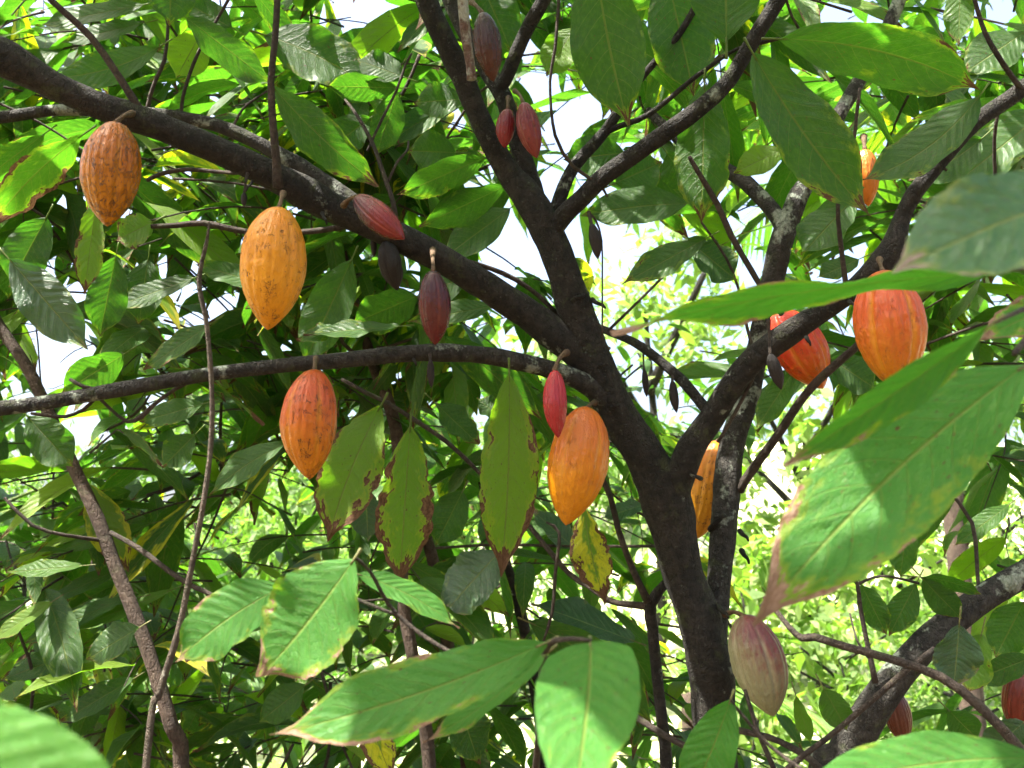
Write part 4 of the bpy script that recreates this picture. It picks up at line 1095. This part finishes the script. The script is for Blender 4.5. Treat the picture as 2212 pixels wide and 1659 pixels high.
def far_tree(label, x, ytop, d, wid, n, leafsize, name='broadleaf_tree', hue=.5):
    top = P(x, ytop, d)
    tz = terr(top[0], top[1])
    base = np.array([top[0], top[1], tz])
    H = max(1.2, top[2] - tz)
    o = thing(name, label, 'tree' if name == 'broadleaf_tree' else 'shrub', base, 'sunlit greenery in the clearing behind')
    a = Acc()
    tube(a, [[*base[:2], tz - .1, .013 * H], [base[0] + .1, base[1], tz + H * .35, .010 * H], [base[0], base[1] + .1, tz + H * .8, .005 * H]], 10, .2, .05, .1)
    for i in range(5):
        az = i * 1.3; z0 = tz + H * (.3 + .08 * i)
        tube(a, [[base[0], base[1], z0, .012 * H], [base[0] + math.cos(az) * wid * .3, base[1] + math.sin(az) * wid * .3, z0 + H * .2, .006 * H]], 6, .2)
    a.build('trunk', M_BARK, o, base)
    c = Acc()
    ncl = 26
    cl = []
    for i in range(ncl):
        az = random.uniform(0, 2 * PI); rr = wid * .5 * random.random() ** .5; z = random.uniform(.08, 1.0)
        rr *= math.sin(PI * min(1, .25 + .72 * z)) ** .6
        cl.append((base + np.array([math.cos(az) * rr, math.sin(az) * rr, H * z]), wid * random.uniform(.09, .2)))
    cs = rng.integers(0, ncl, n)
    for i in range(n):
        p0, r = cl[cs[i]]
        q = p0 + nrm(rng.normal(size=3)) * r * (random.random() ** .4)
        if q[2] < tz + .05:
            continue
        ax = nrm(rng.normal(size=3) + np.array([0, 0, -.5])); L = leafsize * random.uniform(.6, 1.3)
        u_ = nrm(rng.normal(size=3) * .6 + np.array([0, 0, 1.0]))
        s = nrm(np.cross(ax, u_)) * L * .2
        t = q + ax * L
        m = q + ax * L * .5 + np.array([0, 0, .08 * L])
        c.add([q, m + s, t, m - s], [[0, 1, 2, 3]], [[0, .5], [.5, .9], [1, .5], [.5, .1]], (min(1, max(0, random.gauss(hue, .25))), 0, random.uniform(0, .12), random.random()))
    c.build('crown', M_FAR, o, base)


far_tree('bushy sunlit tree glimpsed right of the leaning trunk', 1390, 470, 12, 3.6, 1700, .24, hue=.95)
far_tree('sunlit leafy tree behind the right limb', 1720, 700, 12, 2.6, 900, .24, hue=.9)
far_tree('sunlit tree behind the huge near leaf', 2040, 700, 13, 4.0, 4200, .18, hue=.6)
far_tree('low sunlit bush left of the pale greenish pod', 1600, 1180, 9.5, 1.8, 700, .20, 'shrub', .85)
far_tree('low bright bush right of the pale greenish pod', 1800, 1300, 9, 2.0, 750, .20, 'shrub', .85)
far_tree('small bright bush under the leaning tree at lower right', 2050, 1300, 8.5, 2.0, 3000, .11, 'shrub', .6)
far_tree('fine-leaved bush in shade at the far left', 60, 1000, 9, 2.4, 4200, .10, 'shrub', .35)
far_tree('fine-leaved bush behind the slim leaning trunk', 340, 1130, 9.5, 2.4, 4200, .10, 'shrub', .35)
far_tree('round tree seen through leaves in the middle distance', 640, 1000, 12, 3.4, 4200, .15, hue=.45)
far_tree('dense tree in the distance behind the scorched leaves', 1010, 900, 12.5, 3.4, 4200, .15, hue=.45)

for i, (lab, x, yt) in enumerate([('leftmost tall tree of the dark grove edge behind', -150, 880), ('tall tree of the grove edge behind the bare crooked stem', 420, 930), ('tree of the grove edge behind the pinkish stem', 830, 960), ('tree of the grove edge left of the large trunk', 1240, 900)]):
    far_tree(lab, x, yt, 15 + i, 5.5, 5200, .24, hue=.4)
far_tree('low bush in the clearing under the huge near leaf', 1900, 1130, 11, 3.0, 800, .22, 'shrub', .9)
far_tree('low bush in the clearing just right of the rear trunk stem', 1680, 1090, 12, 2.4, 700, .22, 'shrub', .9)
far_tree('bush in the clearing near the right edge', 2200, 1000, 12, 3.2, 3600, .14, 'shrub', .65)

# undergrowth on the clearing floor
g = Acc()
for i in range(2600):
    y = random.uniform(5.5, 24); x = random.uniform(-.62, .62) * (y + 2)
    L = random.uniform(.15, .5)
    az = random.uniform(0, 2 * PI)
    p = np.array([x, y, terr(x, y) + random.uniform(-.1, .12)])
    ax = nrm([math.cos(az), math.sin(az), random.uniform(.3, 1.6)])
    s = nrm(np.cross(ax, [0, 0, 1.0])) * L * random.uniform(.06, .18)
    t = p + ax * L; m = p + ax * L * .5 + np.array([0, 0, .05])
    g.add([p, m + s, t - np.array([0, 0, .08 * L]), m - s], [[0, 1, 2, 3]], [[0, .5], [.5, .9], [1, .5], [.5, .1]], (random.uniform(.2, .9), 0, random.uniform(0, .15), random.random()))
u = g.build('undergrowth', M_FAR)
tag(u, 'low leafy undergrowth covering the sunlit clearing floor', 'undergrowth', kind='stuff')

# ------------------------------------------------------------------ light and camera
w = bpy.data.worlds.new('World')
scene.world = w
w.use_nodes = True
nt = w.node_tree
bgn = nt.nodes['Background']
sky = nt.nodes.new('ShaderNodeTexSky')
sky.sky_type = 'NISHITA'
sky.sun_disc = False
sky.sun_elevation = SUN_EL
sky.sun_rotation = SUN_AZ
sky.dust_density = 8.0
sky.air_density = 1.0
nt.links.new(sky.outputs[0], bgn.inputs[0])
bgn.inputs[1].default_value = .11
ld = bpy.data.lights.new('sun', 'SUN')
ld.energy = 5.0
ld.angle = math.radians(.5)
ld.color = (1, .95, .86)
lo = bpy.data.objects.new('sun', ld)
lo.rotation_euler = Vector(-SUN).to_track_quat('-Z', 'Y').to_euler()
lo.location = (0, 0, 20)
COL.objects.link(lo)

cd = bpy.data.cameras.new('camera')
cd.sensor_width = 36
cd.lens = 36 * F / 2212
cd.clip_start = .05
cd.clip_end = 2000
cd.dof.use_dof = True
cd.dof.focus_distance = 1.85
cd.dof.aperture_fstop = 8
co = bpy.data.objects.new('camera', cd)
co.location = Vector(CAM)
co.rotation_euler = (PI / 2 + PITCH, 0, 0)
COL.objects.link(co)
scene.camera = co

scene.view_settings.view_transform = 'Standard'
scene.view_settings.look = 'None'
scene.view_settings.gamma = 1
scene.view_settings.exposure = 2.7
scene.render.engine = 'CYCLES'
cy = scene.cycles
cy.max_bounces = 5
cy.diffuse_bounces = 3
cy.glossy_bounces = 2
cy.transmission_bounces = 3
cy.use_adaptive_sampling = True
cy.adaptive_threshold = .03
cy.transparent_max_bounces = 4
cy.use_denoising = True
cy.sample_clamp_indirect = 6
cy.caustics_reflective = False
cy.caustics_refractive = False
